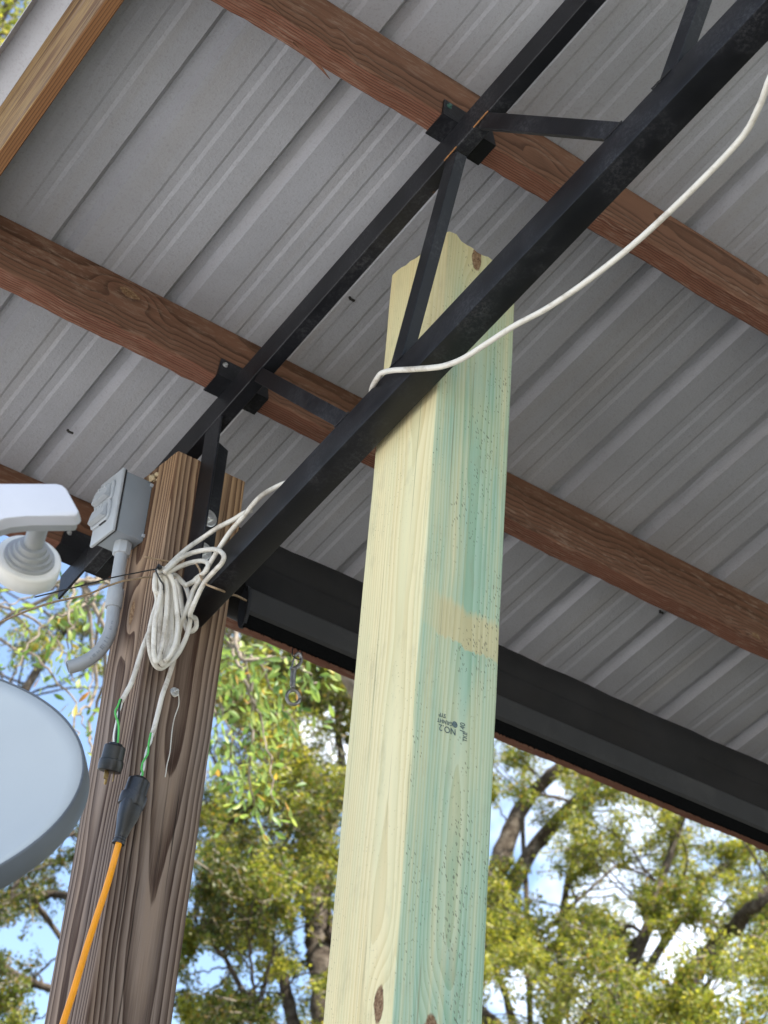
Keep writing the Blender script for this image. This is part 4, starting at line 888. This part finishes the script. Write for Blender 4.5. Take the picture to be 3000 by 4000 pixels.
#TREES
CL={
'mid':[(6.10,10.58,7.83,0.14),(6.71,10.76,8.53,0.12),(5.96,10.35,7.94,0.18),(6.20,9.45,7.50,0.15),(6.49,10.31,8.27,0.17),(6.62,11.04,7.99,0.15),(6.29,9.55,7.86,0.11),(6.48,9.62,7.70,0.15),(6.34,10.39,7.98,0.14),(6.82,10.90,7.92,0.17),(6.52,10.25,8.14,0.17),(5.59,9.68,7.67,0.16),(6.32,9.71,7.70,0.12),(6.19,11.16,7.94,0.14),(6.51,9.62,7.66,0.18),(5.54,9.96,7.35,0.10),(5.70,9.51,7.24,0.11),(7.04,10.68,8.42,0.19),(6.28,10.56,7.96,0.15),(6.82,10.93,8.22,0.16),(5.98,9.79,7.58,0.15),(6.14,10.42,7.45,0.15),(5.30,9.69,7.29,0.14),(6.51,10.38,7.84,0.11),(6.45,10.61,7.87,0.14),(6.65,10.41,8.41,0.12),(6.80,10.11,8.16,0.15),(5.93,10.13,7.74,0.13),(6.62,10.65,8.26,0.14),(5.60,10.18,7.48,0.16),(5.69,9.85,7.22,0.12),(6.02,9.97,7.46,0.11),(6.47,10.94,7.87,0.15),(6.29,11.11,8.28,0.17),(6.22,10.33,8.04,0.12),(5.65,9.86,7.21,0.16),(6.36,10.89,7.83,0.16),(5.93,10.25,7.80,0.14),(5.68,9.43,6.98,0.11),(6.64,9.84,7.50,0.18),(6.99,10.35,7.77,0.13),(6.36,9.67,7.50,0.14),(6.16,10.50,8.09,0.12),(6.47,11.05,7.93,0.12),(5.95,9.66,7.84,0.16),(5.98,10.21,7.56,0.14),(6.25,9.21,6.59,0.14),(6.34,9.45,6.81,0.17),(5.75,9.29,6.51,0.17),(5.50,9.09,6.29,0.16),(6.10,9.81,7.02,0.16),(5.75,8.95,6.22,0.11),(6.73,11.05,7.78,0.14),(6.35,10.14,7.14,0.17),(5.82,8.98,6.30,0.14),(6.21,9.77,6.60,0.16),(6.17,9.76,6.84,0.17),(6.50,9.89,7.02,0.14),(6.94,10.37,7.15,0.20),(5.91,8.99,6.32,0.15),(6.55,10.88,7.69,0.14),(5.64,9.21,6.85,0.17),(7.18,10.69,7.32,0.20),(6.78,10.41,6.98,0.13),(6.71,10.40,7.03,0.14),(6.66,9.88,7.41,0.15),(6.25,9.56,6.59,0.14),(5.72,9.05,6.57,0.14),(6.72,10.39,6.81,0.16),(6.40,10.37,6.94,0.18),(6.90,10.72,7.40,0.18),(6.67,10.92,7.74,0.19),(5.93,9.22,6.62,0.16),(5.95,9.59,6.95,0.16),(5.19,8.83,5.54,0.17),(5.95,9.21,6.03,0.17),(5.43,9.22,5.98,0.12),(5.32,8.82,5.85,0.13),(6.18,9.76,6.22,0.18),(6.19,9.86,6.24,0.17),(5.55,9.11,5.71,0.17),(5.65,9.66,6.16,0.17),(5.62,8.24,5.43,0.12),(5.90,10.04,6.38,0.17),(5.08,8.30,5.35,0.11),(6.05,9.13,6.10,0.14),(5.70,8.92,6.09,0.14),(6.24,10.12,6.50,0.17),(5.29,8.71,5.62,0.12),(6.34,9.92,6.53,0.19),(5.69,9.91,5.85,0.15),(6.08,9.33,6.17,0.16),(6.54,9.94,6.51,0.18),(5.80,9.03,5.87,0.12),(5.64,9.35,5.80,0.16),(5.00,8.60,5.45,0.14),(6.60,9.82,6.25,0.14),(5.48,9.53,6.02,0.16),(5.47,8.71,5.62,0.14),(5.69,9.86,6.33,0.17),(5.40,8.61,5.52,0.13),(5.59,9.19,5.67,0.12),(5.26,8.90,5.54,0.13),(5.40,8.87,5.70,0.16),(4.96,8.64,5.38,0.15),(5.80,9.98,6.20,0.17),(5.74,8.79,5.75,0.12),(5.04,8.65,5.53,0.14),(6.41,10.63,5.49,0.12),(6.54,9.65,5.18,0.13),(6.14,10.08,5.24,0.14),(6.52,10.06,6.09,0.16),(6.33,10.12,6.02,0.15),(5.16,8.74,4.76,0.13),(6.04,9.92,5.71,0.12),(6.77,10.01,5.86,0.17),(6.51,11.00,5.52,0.16),(6.80,10.39,5.58,0.14),(6.91,10.14,5.44,0.14),(5.40,8.69,5.33,0.10),(6.15,10.42,5.93,0.15),(5.82,9.23,5.33,0.14),(5.60,8.93,4.94,0.12),(5.84,9.76,5.16,0.12),(5.70,9.65,5.57,0.12),(5.31,9.07,5.46,0.11),(5.99,9.63,5.78,0.11),(5.90,9.53,5.19,0.11),(5.55,9.10,5.54,0.16),(6.31,10.42,6.01,0.12),(6.63,10.95,5.61,0.15),(6.42,10.66,5.98,0.14),(6.50,10.14,5.79,0.12),(5.69,8.33,4.96,0.10),(5.09,8.80,5.22,0.10),(7.04,10.84,5.58,0.13),(6.00,10.25,6.59,0.16),(5.84,10.36,6.74,0.14),(5.04,8.90,6.03,0.13),(5.94,10.26,6.73,0.15),(5.80,10.13,6.51,0.15),(5.46,9.35,4.86,0.09),(5.24,9.14,4.86,0.09),(5.66,9.92,5.18,0.10),(5.58,9.89,5.33,0.11),(5.54,9.83,5.48,0.11),(6.02,10.14,5.20,0.10),(5.59,9.63,4.93,0.08),(5.14,9.14,5.31,0.10),(5.47,9.74,5.50,0.10),(5.11,9.11,5.19,0.11),(7.13,11.12,8.45,0.17),(6.82,10.31,7.96,0.13),(6.22,10.32,7.57,0.12),(6.81,10.09,8.08,0.17),(7.06,11.19,8.58,0.18),(6.92,10.64,7.98,0.17),(7.41,11.49,8.68,0.14),(7.10,10.98,8.13,0.14),(6.80,10.72,7.98,0.12),(7.20,11.39,8.82,0.16)],
'right':[(8.11,9.70,7.38,0.14),(9.26,11.53,8.65,0.13),(9.76,11.01,8.42,0.15),(8.78,9.89,7.76,0.15),(8.36,9.36,7.19,0.12),(8.51,10.56,7.73,0.13),(8.34,9.74,7.84,0.15),(9.14,10.92,8.31,0.16),(8.40,10.22,7.98,0.13),(8.77,9.45,7.05,0.18),(8.27,9.23,6.89,0.12),(9.93,11.16,8.00,0.18),(8.72,9.29,7.55,0.15),(8.49,8.67,7.05,0.14),(9.99,10.20,8.15,0.15),(9.32,10.35,8.03,0.14),(9.86,9.93,7.52,0.17),(9.36,9.37,7.27,0.17),(9.60,10.26,8.10,0.15),(9.27,9.19,7.37,0.16),(10.11,10.91,7.96,0.18),(9.72,9.85,7.51,0.20),(8.81,10.18,7.51,0.17),(8.24,9.14,6.92,0.18),(10.46,10.42,8.05,0.16),(8.66,9.63,7.03,0.19),(8.62,9.40,7.41,0.13),(8.94,8.88,7.50,0.14),(10.28,10.25,7.55,0.20),(9.38,8.77,6.69,0.12),(10.01,8.98,7.40,0.15),(9.10,8.87,6.80,0.13),(9.33,8.37,6.96,0.18),(9.26,8.29,6.61,0.16),(8.88,8.89,6.61,0.13),(10.98,10.04,7.46,0.15),(9.57,9.04,7.09,0.14),(9.27,8.29,6.84,0.13),(10.64,10.48,7.43,0.22),(9.57,8.86,7.08,0.13),(9.84,9.08,6.93,0.17),(10.54,9.96,7.60,0.18),(10.37,10.20,7.51,0.21),(7.94,9.66,6.25,0.17),(8.45,10.18,6.96,0.12),(9.79,10.84,7.61,0.13),(9.05,10.12,6.66,0.17),(8.86,9.95,7.09,0.16),(8.56,10.46,6.84,0.15),(9.80,10.69,7.05,0.20),(7.93,9.49,6.20,0.13),(8.61,10.31,6.60,0.15),(9.75,10.82,7.16,0.14),(8.17,9.65,6.30,0.14),(8.80,9.80,6.97,0.14),(7.68,9.48,6.41,0.16),(9.19,11.45,7.36,0.17),(7.62,8.30,5.66,0.14),(8.32,9.42,6.26,0.19),(8.17,9.34,6.15,0.14),(9.41,10.29,6.34,0.16),(7.89,8.90,5.64,0.13),(8.70,9.47,6.29,0.17),(7.49,8.92,5.78,0.17),(9.25,10.16,5.95,0.15),(7.20,8.46,5.58,0.12),(8.83,10.21,6.30,0.20),(7.25,8.97,5.58,0.14),(7.69,9.24,5.86,0.16),(8.01,9.85,6.12,0.16),(8.10,9.30,5.73,0.16),(7.84,9.69,5.62,0.18),(8.97,9.61,6.12,0.14),(8.28,9.52,5.64,0.16),(8.60,9.41,6.00,0.16),(8.71,9.98,5.74,0.19),(8.47,10.13,6.49,0.18),(7.54,8.45,5.43,0.14),(8.25,9.70,6.17,0.16),(7.32,9.01,5.85,0.15),(8.25,9.54,6.16,0.13),(8.27,8.96,5.51,0.15),(8.69,10.75,6.48,0.16),(9.06,9.74,6.41,0.14),(9.42,9.97,6.56,0.12),(10.41,10.74,7.51,0.14),(8.91,8.77,6.47,0.15),(9.20,9.35,6.74,0.14),(8.74,8.95,6.44,0.10),(9.47,9.64,6.93,0.16),(10.02,10.85,7.19,0.17),(8.71,8.84,6.28,0.11),(9.09,9.80,6.53,0.13),(8.99,8.10,5.61,0.16),(7.18,7.68,5.23,0.16),(8.84,9.41,5.92,0.17),(8.56,9.00,5.58,0.17),(7.58,7.51,5.10,0.14),(7.60,7.52,5.04,0.14),(7.22,7.03,4.94,0.13),(8.01,8.54,5.62,0.15),(8.38,8.57,5.47,0.18),(7.07,7.49,4.90,0.15),(8.36,7.62,5.37,0.17),(7.66,8.03,5.05,0.14),(8.51,7.65,5.67,0.16),(7.01,7.18,4.76,0.14),(8.06,7.36,5.52,0.17),(7.41,7.30,5.20,0.14),(7.31,7.01,5.22,0.17),(9.07,8.21,5.91,0.15),(8.51,8.31,5.45,0.17),(8.86,9.35,5.81,0.18),(8.73,9.34,6.15,0.19),(7.92,7.88,5.24,0.16),(7.77,7.67,5.22,0.13),(9.07,9.13,5.83,0.20),(7.48,7.68,5.16,0.16),(7.70,7.89,5.10,0.16),(7.52,7.56,5.07,0.14),(8.32,7.84,5.67,0.18),(7.49,7.50,5.16,0.15),(9.01,9.01,5.79,0.20),(8.43,8.73,5.44,0.19),(9.43,8.50,6.10,0.20),(7.51,7.87,5.20,0.18),(7.66,7.08,4.91,0.14),(7.62,7.86,5.10,0.15),(7.14,7.08,4.77,0.13),(11.09,9.99,7.27,0.16),(10.59,10.20,6.87,0.15),(10.69,9.74,6.78,0.18),(8.92,8.71,6.36,0.13),(10.16,9.15,6.52,0.18),(9.14,8.26,6.28,0.15),(10.35,9.37,6.86,0.15),(10.05,9.35,6.84,0.14),(9.92,9.08,6.65,0.17),(8.22,10.63,8.43,0.21),(8.62,9.90,8.11,0.21),(8.91,10.32,8.45,0.15),(9.02,9.93,8.27,0.18),(8.76,8.70,7.92,0.21),(9.36,8.70,8.15,0.20),(8.79,11.57,8.73,0.23),(9.63,8.93,7.86,0.15),(8.69,11.27,8.45,0.19),(10.55,10.13,8.56,0.22)],
'left':[(4.15,9.30,5.35,0.13),(4.55,10.37,4.99,0.10),(3.93,9.28,5.16,0.12),(4.77,10.36,4.94,0.10),(4.65,11.00,5.84,0.13),(4.71,10.70,5.35,0.10),(4.32,9.98,5.50,0.14),(4.34,9.66,4.84,0.13),(4.51,10.24,4.85,0.13),(4.33,9.49,4.63,0.10),(4.24,9.86,5.26,0.12),(4.60,10.04,5.14,0.12),(4.49,10.01,4.88,0.09),(4.34,9.59,4.88,0.09),(4.00,9.17,4.83,0.11),(4.32,10.02,5.48,0.14),(4.51,10.01,5.73,0.11),(4.23,9.70,4.80,0.10),(4.56,10.78,5.79,0.10),(4.63,10.27,5.59,0.13),(5.06,10.88,6.01,0.10),(4.83,9.73,5.71,0.09),(5.11,10.51,6.28,0.13),(5.36,10.68,6.08,0.12),(4.40,9.38,5.62,0.08),(4.76,9.69,5.92,0.12),(5.23,10.45,5.94,0.12),(5.24,10.64,5.93,0.13),(5.05,10.33,6.06,0.11),(5.05,10.03,5.50,0.09),(5.35,10.45,5.47,0.10),(5.25,10.42,5.75,0.11),(4.75,9.27,5.08,0.08),(4.95,9.99,5.53,0.10),(4.89,10.75,8.02,0.11),(4.38,9.95,7.47,0.11),(4.82,10.95,7.92,0.11),(4.40,9.41,6.94,0.09),(4.57,10.20,7.52,0.11),(3.99,9.41,6.87,0.11),(4.36,10.27,4.94,0.18),(4.15,10.45,6.89,0.20),(3.80,9.52,5.85,0.17),(4.26,10.80,6.52,0.22),(4.22,10.21,5.27,0.17),(4.33,10.67,5.20,0.20),(4.15,10.33,5.15,0.15),(4.22,10.99,7.05,0.19)],
}
NEAR=[[(2.99,5.40,5.02),(3.12,5.49,4.97),(3.11,5.34,4.75),(3.26,5.44,4.68),(3.23,5.29,4.45),(3.20,5.19,4.28)],[(3.14,5.63,5.13),(3.17,5.67,5.00),(3.28,5.79,4.90),(3.23,5.59,4.65),(3.29,5.70,4.55)],[(3.20,5.64,5.10),(3.27,5.52,4.95),(3.42,5.57,4.87),(3.49,5.55,4.79)],[(3.01,5.44,4.94),(2.98,5.35,4.70),(3.03,5.36,4.57),(3.12,5.50,4.50)],[(3.26,5.53,4.84),(3.30,5.58,4.67),(3.33,5.57,4.48),(3.45,5.70,4.43)],[(2.85,4.94,4.61),(3.05,5.03,4.72),(3.03,4.83,4.60),(3.22,5.00,4.66)],[(2.62,5.59,5.13),(2.56,5.59,5.01),(2.44,5.45,4.78),(2.52,5.60,4.74)],[(2.52,5.37,4.95),(2.48,5.33,4.77),(2.57,5.50,4.70),(2.56,5.46,4.51)],[(2.53,5.44,5.01),(2.32,5.33,4.85),(2.26,5.44,4.82),(2.12,5.38,4.70)],[(2.53,5.51,4.94),(2.37,5.46,4.79),(2.26,5.39,4.59),(2.24,5.43,4.45)],[(2.65,5.58,4.82),(2.72,5.75,4.60),(2.65,5.51,4.31),(2.75,5.73,4.27)],[(2.70,5.71,4.73),(2.59,5.61,4.54),(2.57,5.53,4.39)],[(2.35,5.31,4.86),(2.28,5.15,4.63),(2.31,5.16,4.52)],[(2.34,6.06,5.13),(2.49,5.99,5.06),(2.62,5.93,4.94),(2.69,5.81,4.72)],[(2.39,6.08,5.00),(2.55,5.97,4.89),(2.67,5.88,4.74),(2.72,5.72,4.51)]]
LIMBS={
'right':[(0.115,[(8.52,10.80,6.16),(8.74,10.74,7.18),(8.97,10.71,7.84),(9.08,10.36,8.13),(9.65,10.53,8.77)]),(0.100,[(8.42,10.61,5.92),(8.62,10.57,6.72),(8.94,10.43,7.46),(8.99,9.85,7.77),(9.55,9.86,8.33)]),(0.070,[(8.97,9.79,5.55),(8.80,9.38,5.93),(8.88,9.18,6.41),(9.26,9.37,7.03),(9.40,9.31,7.51)]),(0.035,[(8.77,9.83,6.19),(8.76,9.53,6.37),(8.99,9.48,6.51),(8.88,9.18,6.30)]),(0.100,[(8.58,8.87,5.29),(8.83,8.77,5.87),(9.15,8.73,6.27),(9.08,8.22,6.45),(9.68,8.31,6.93)]),(0.050,[(9.37,10.69,5.82),(9.76,11.10,7.18),(9.53,10.71,7.57),(9.83,10.92,8.18)]),(0.055,[(9.27,10.07,5.82),(9.63,9.85,6.57),(9.69,9.37,7.05),(10.06,9.18,7.37)]),(0.030,[(8.62,10.62,6.51),(8.99,10.73,6.60),(9.00,10.15,6.83),(9.57,10.26,7.37)]),(0.025,[(9.03,10.77,7.87),(8.99,10.39,7.82),(9.53,10.61,7.99)]),(0.025,[(8.96,9.26,6.45),(9.00,9.02,6.54),(9.26,8.91,6.48)])],
'mid':[(0.130,[(6.57,9.70,5.18),(6.61,9.86,5.62),(6.68,10.12,6.05),(6.77,10.26,6.49),(6.70,10.05,6.75)]),(0.055,[(6.57,10.05,5.25),(6.42,10.13,5.70),(6.21,10.19,5.94),(5.99,10.08,6.17),(5.94,10.02,6.53)]),(0.090,[(6.69,9.71,5.30),(6.79,9.93,5.75),(6.58,9.82,5.89)]),(0.060,[(6.80,10.30,6.44),(6.49,10.21,6.83),(6.53,10.36,7.44),(6.35,10.45,7.97)]),(0.050,[(6.77,10.24,6.66),(6.69,9.95,7.00),(6.66,10.05,7.52),(6.83,10.25,8.08)]),(0.030,[(5.74,9.18,4.95),(5.77,9.49,5.22),(5.74,9.71,5.47),(5.43,9.49,5.45)])],
'left':[(0.045,[(4.21,10.46,5.41),(4.45,10.13,5.57),(4.76,10.21,5.71),(4.80,9.91,5.63),(5.01,9.96,5.81)]),(0.045,[(4.33,10.23,5.21),(4.48,9.85,5.02),(4.76,9.93,5.03),(5.00,9.85,4.91)]),(0.030,[(4.34,10.09,5.70),(4.56,10.12,5.63),(4.81,10.17,5.48),(4.99,10.00,5.22),(5.04,9.99,5.09)]),(0.060,[(4.06,9.99,5.36),(4.20,10.30,6.28),(4.33,10.20,7.01),(4.60,10.28,7.67)]),(0.030,[(4.30,9.80,5.44),(4.41,9.86,5.72),(4.78,10.22,6.13)])],
}
# ------------------------------------------------------------------ trees beyond the shed
def leaf_cloud(centres, per, size, spread_twigs=5, seed=0):
    """small folded leaves spread along short twigs inside each clump: returns verts, tris"""
    r = np.random.default_rng(seed); V = []; n_all = 0; tw = []
    for (cx, cy, cz, cr_) in centres:
        c = np.array((cx, cy, cz)); nt_ = spread_twigs
        dirs = r.normal(size=(nt_, 3)); dirs[:, 2] *= .6; dirs /= np.linalg.norm(dirs, axis=1)[:, None]
        org = c + r.normal(size=(nt_, 3)) * cr_ * .45
        lens = cr_ * r.uniform(.5, 1.45, nt_)
        for a, d, l in zip(org, dirs, lens): tw.append((a - d * l, a + d * l))
        n = int(per * r.uniform(.6, 1.35)); k_ = r.integers(0, nt_, n)
        p = org[k_] + dirs[k_] * (r.uniform(-1, 1, n) * lens[k_])[:, None] + r.normal(size=(n, 3)) * cr_ * .17
        V.append(p)
    P = np.concatenate(V); n = len(P)
    ax = r.normal(size=(n, 3)); ax[:, 2] -= .35; ax /= np.linalg.norm(ax, axis=1)[:, None]
    sd = np.cross(ax, r.normal(size=(n, 3))); sd /= np.linalg.norm(sd, axis=1)[:, None]; nr = np.cross(ax, sd)
    L = size * r.uniform(.6, 1.25, n)[:, None]; W = L * r.uniform(.20, .30, n)[:, None]
    v = np.stack([P, P + ax * L * .55 + sd * W - nr * W * .3, P + ax * L, P + ax * L * .55 - sd * W - nr * W * .3], 1).reshape(-1, 3)
    b = np.arange(n)[:, None] * 4
    f = np.concatenate([b + [[0, 1, 2]], b + [[0, 2, 3]]], 1).reshape(-1, 3)
    return v, f, tw
def mesh_np(name, v, f, mat, parent, off):
    me = bpy.data.meshes.new(name); v = v - np.array(off)
    me.vertices.add(len(v)); me.vertices.foreach_set('co', v.astype(np.float32).ravel())
    me.loops.add(len(f) * 3); me.loops.foreach_set('vertex_index', f.astype(np.int32).ravel())
    me.polygons.add(len(f)); me.polygons.foreach_set('loop_start', np.arange(0, len(f) * 3, 3, dtype=np.int32)); me.polygons.foreach_set('loop_total', np.full(len(f), 3, dtype=np.int32))
    me.update(calc_edges=True); me.validate(); return link(name, me, mat, parent)
def jit(path, amp):
    return [p + Vector((random.gauss(0, amp), random.gauss(0, amp), random.gauss(0, amp))) for p in path]
def build_tree(base, junction, trunk_r, limbs, centres, per, size, mats, label, seed, name='oak_tree'):
    t = thing(name, base, label, 'tree', 'trees beyond the shed'); B = Vector(base); J = Vector(junction)
    trunk = spline([B, B.lerp(J, .35) + Vector((.1, -.05, 0)), B.lerp(J, .7) + Vector((-.06, .08, 0)), J], 6)
    bm = tube_bm(rel(t, trunk), [trunk_r * (1.25 - .55 * i / (len(trunk) - 1)) for i in range(len(trunk))], 12)
    paths = []
    for r_, pts in limbs:
        P = [Vector(p) for p in pts]
        if (P[0] - J).length > .02: P = [J.lerp(P[0], 0.02), J.lerp(P[0], .55) + Vector((0, 0, .12))] + P if (P[0] - J).length < 4 else P
        pt = jit(spline(P, 7), r_ * .05); n = len(pt); paths.append(pt)
        tube_bm(rel(t, pt), [max(.006, r_ * (1.1 - .8 * i / n) * random.uniform(.9, 1.1)) for i in range(n)], 10, bm=bm)
    allp = [p for pt in paths for p in pt]
    for c in centres:                                        # a branchlet from the nearest limb to every clump
        cv = Vector(c[:3]); q = min(allp, key=lambda p: (p - cv).length_squared + max(0, p.z - cv.z) * .3); d = (cv - q)
        if d.length < .05: continue
        mid = q + d * .5 + Vector((random.gauss(0, .08), random.gauss(0, .08), .06 + random.gauss(0, .06))) * d.length
        pt = jit(spline([q, mid, cv], 6), .006)
        tube_bm(rel(t, pt), [.009 - .006 * i / len(pt) for i in range(len(pt))], 5, bm=bm)
    trk = bm_obj('trunk', bm, M_bark, t, smooth=True)
    half = [centres[i::len(mats)] for i in range(len(mats))]
    for i, (cs, m) in enumerate(zip(half, mats)):
        v, f, tw = leaf_cloud(cs, per, size, 6, seed + i)
        o = mesh_np('crown', v, f, m, t, base); o['kind'] = 'stuff'
        bm = bmesh.new()
        for a, b in tw:
            mid = (a + b) / 2 + np.random.default_rng(int(abs(a[0]) * 1e5) % 2**31).normal(size=3) * .02
            tube_bm([Vector(q) - B for q in (a, mid, b)], [.0045, .0035, .002], 3, bm=bm, caps=False)
        o2 = bm_obj('twigs', bm, M_twig, t); o2['kind'] = 'stuff'
    return t
def extra(cs, n, seed, up):                                    # the crown goes on above and below the part in view
    r = random.Random(seed); o = []
    for i in range(n):
        c = r.choice(cs); o.append((c[0] + r.gauss(0, .5) + up[0], c[1] + r.gauss(0, .5) + up[1], c[2] + up[2] * r.uniform(.6, 1.6), c[3] * 1.5))
    return o
build_tree((8.97, 10.48, 0), (8.97, 10.48, 5.28), .24, LIMBS['right'], CL['right'] + extra(CL['right'], 30, 1, (.8, .8, 2.2)), 620, .034, (M_leafA, M_leafB), 'big oak with dark slanting limbs at the right, behind the roller shade', 11)
build_tree((6.77, 9.91, 0), (6.77, 9.91, 4.77), .26, LIMBS['mid'], CL['mid'] + extra(CL['mid'], 24, 2, (.3, .8, 2.0)), 680, .032, (M_leafA, M_leafB, M_leafC), 'dense yellow-green oak seen between the weathered post and the treated post', 22)
build_tree((3.95, 10.27, 0), (3.95, 10.27, 4.47), .20, LIMBS['left'], CL['left'] + extra(CL['left'], 16, 3, (-.6, .4, 1.5)), 460, .031, (M_leafC, M_leafA), 'thin-leaved oak with bright sky between its leaves, lower left below the dish', 33)
# tree top beyond the gable edge
v_top = [(2.58 + random.gauss(0, .35), 8.62 + random.gauss(0, .3), 10.8 + random.gauss(0, .45), .30) for i in range(12)]
build_tree((1.9, 9.3, 0), (2.2, 9.0, 9.2), .15, [(.05, [(2.2, 9.0, 9.2), (2.5, 8.7, 10.4), (2.7, 8.6, 11.2)])], v_top, 300, .045, (M_leafB,), 'tree top showing past the open gable edge in the upper left corner', 44)

# near tree: drooping branches with leaves big enough to tell apart
nb = thing('holly_tree', (4.27, 5.80, 0), 'near tree with drooping twigs of bright green and orange leaves beside the weathered post', 'tree', 'trees beyond the shed')
Bn = nb.location; bm = bmesh.new(); top = Vector((4.2, 5.9, 6.4))
tr = spline([Vector((4.27, 5.80, 0)), Vector((4.24, 5.84, 2.5)), Vector((4.30, 5.86, 4.6)), top], 6)
tube_bm(rel(nb, tr), [.085 - .035 * i / len(tr) for i in range(len(tr))], 10, bm=bm)
for side in (NEAR[:6], NEAR[6:]):
    cen = sum((Vector(p[0]) for p in side), Vector()) / len(side)
    lim = spline([tr[-6], tr[-6].lerp(cen, .5) + Vector((0, 0, .55)), cen + Vector((0, 0, .12))], 8)
    tube_bm(rel(nb, jit(lim, .006)), [.035 - .022 * i / len(lim) for i in range(len(lim))], 8, bm=bm)
    for p in side:
        P = [lim[-1] if (Vector(p[0]) - lim[-1]).length < .9 else lim[-4]] + [Vector(q) for q in p]
        pt = jit(spline(P, 6), .006); tube_bm(rel(nb, pt), [.009 - .007 * i / len(pt) for i in range(len(pt))], 6, bm=bm)
bm_obj('trunk', bm, M_twig, nb, smooth=True)
lm = []
for q in range(3):
    b = bmesh.new(); n = 5; L, R_ = [], []
    prof = [(0, .001), (.22, .075 + .02 * q), (.5, .155 + .015 * q), (.78, .135), (1, .004)]
    mid = [b.verts.new((0, y, -.05 * math.sin(y * 2.6) * (1 + q * .7))) for y, w_ in prof]
    for sgn in (-1, 1):
        ed = [b.verts.new((sgn * w_, y, -.05 * math.sin(y * 2.6) * (1 + q * .7) + w_ * .35)) for y, w_ in prof]
        for i in range(n - 1): b.faces.new((mid[i], mid[i + 1], ed[i + 1], ed[i]) if sgn > 0 else (mid[i], ed[i], ed[i + 1], mid[i + 1]))
    st_ = [b.verts.new(c_) for c_ in ((-.006, -.16, .02), (.006, -.16, .02), (.006, 0, 0), (-.006, 0, 0))]; b.faces.new(st_)
    me = bpy.data.meshes.new('leaf'); b.to_mesh(me); b.free(); me.materials.append(M_leafN)
    for p_ in me.polygons: p_.use_smooth = True
    lm.append(me)
cand = []
rl = random.Random(5)
for bi, p in enumerate(NEAR):
    pt = spline([Vector(q) for q in p], 10); n = 105 if bi < 6 else 26
    for i in range(n):
        k_ = rl.uniform(.08, 1); a = pt[min(len(pt) - 1, int(k_ * (len(pt) - 1)))]
        off = Vector((rl.gauss(0, 1), rl.gauss(0, 1), rl.gauss(-.4, .8))) * (.055 if bi < 6 else .06)
        d = (off + Vector((0, 0, -.02)) + Vector((rl.gauss(0, .03), rl.gauss(0, .03), rl.gauss(-.02, .03)))).normalized()
        cand.append((a + off, d, rl.uniform(.032, .060)))
rl.shuffle(cand)
def leaf_m(pos, d, s_):
    up = Vector((rl.gauss(0, 1), rl.gauss(0, 1), rl.gauss(.6, 1))); x_ = d.cross(up).normalized(); z_ = x_.cross(d)
    m = Matrix((x_, d, z_)).transposed().to_4x4(); m = m @ Matrix.Scale(s_, 4); m.translation = pos - Bn; return m
for (pos, d, s_) in cand[:300]:
    o = bpy.data.objects.new('leaf', lm[rl.randrange(3)]); C.objects.link(o); o.parent = nb; o.matrix_local = leaf_m(pos, d, s_)
bm = bmesh.new()
for (pos, d, s_) in cand[300:]:
    n0 = len(bm.verts); bm.from_mesh(lm[rl.randrange(3)]); bm.verts.ensure_lookup_table(); M_ = leaf_m(pos, d, s_)
    for v in bm.verts[n0:]: v.co = M_ @ v.co
if len(bm.verts):
    o = bm_obj('crown', bm, M_leafN, nb); o['kind'] = 'stuff'
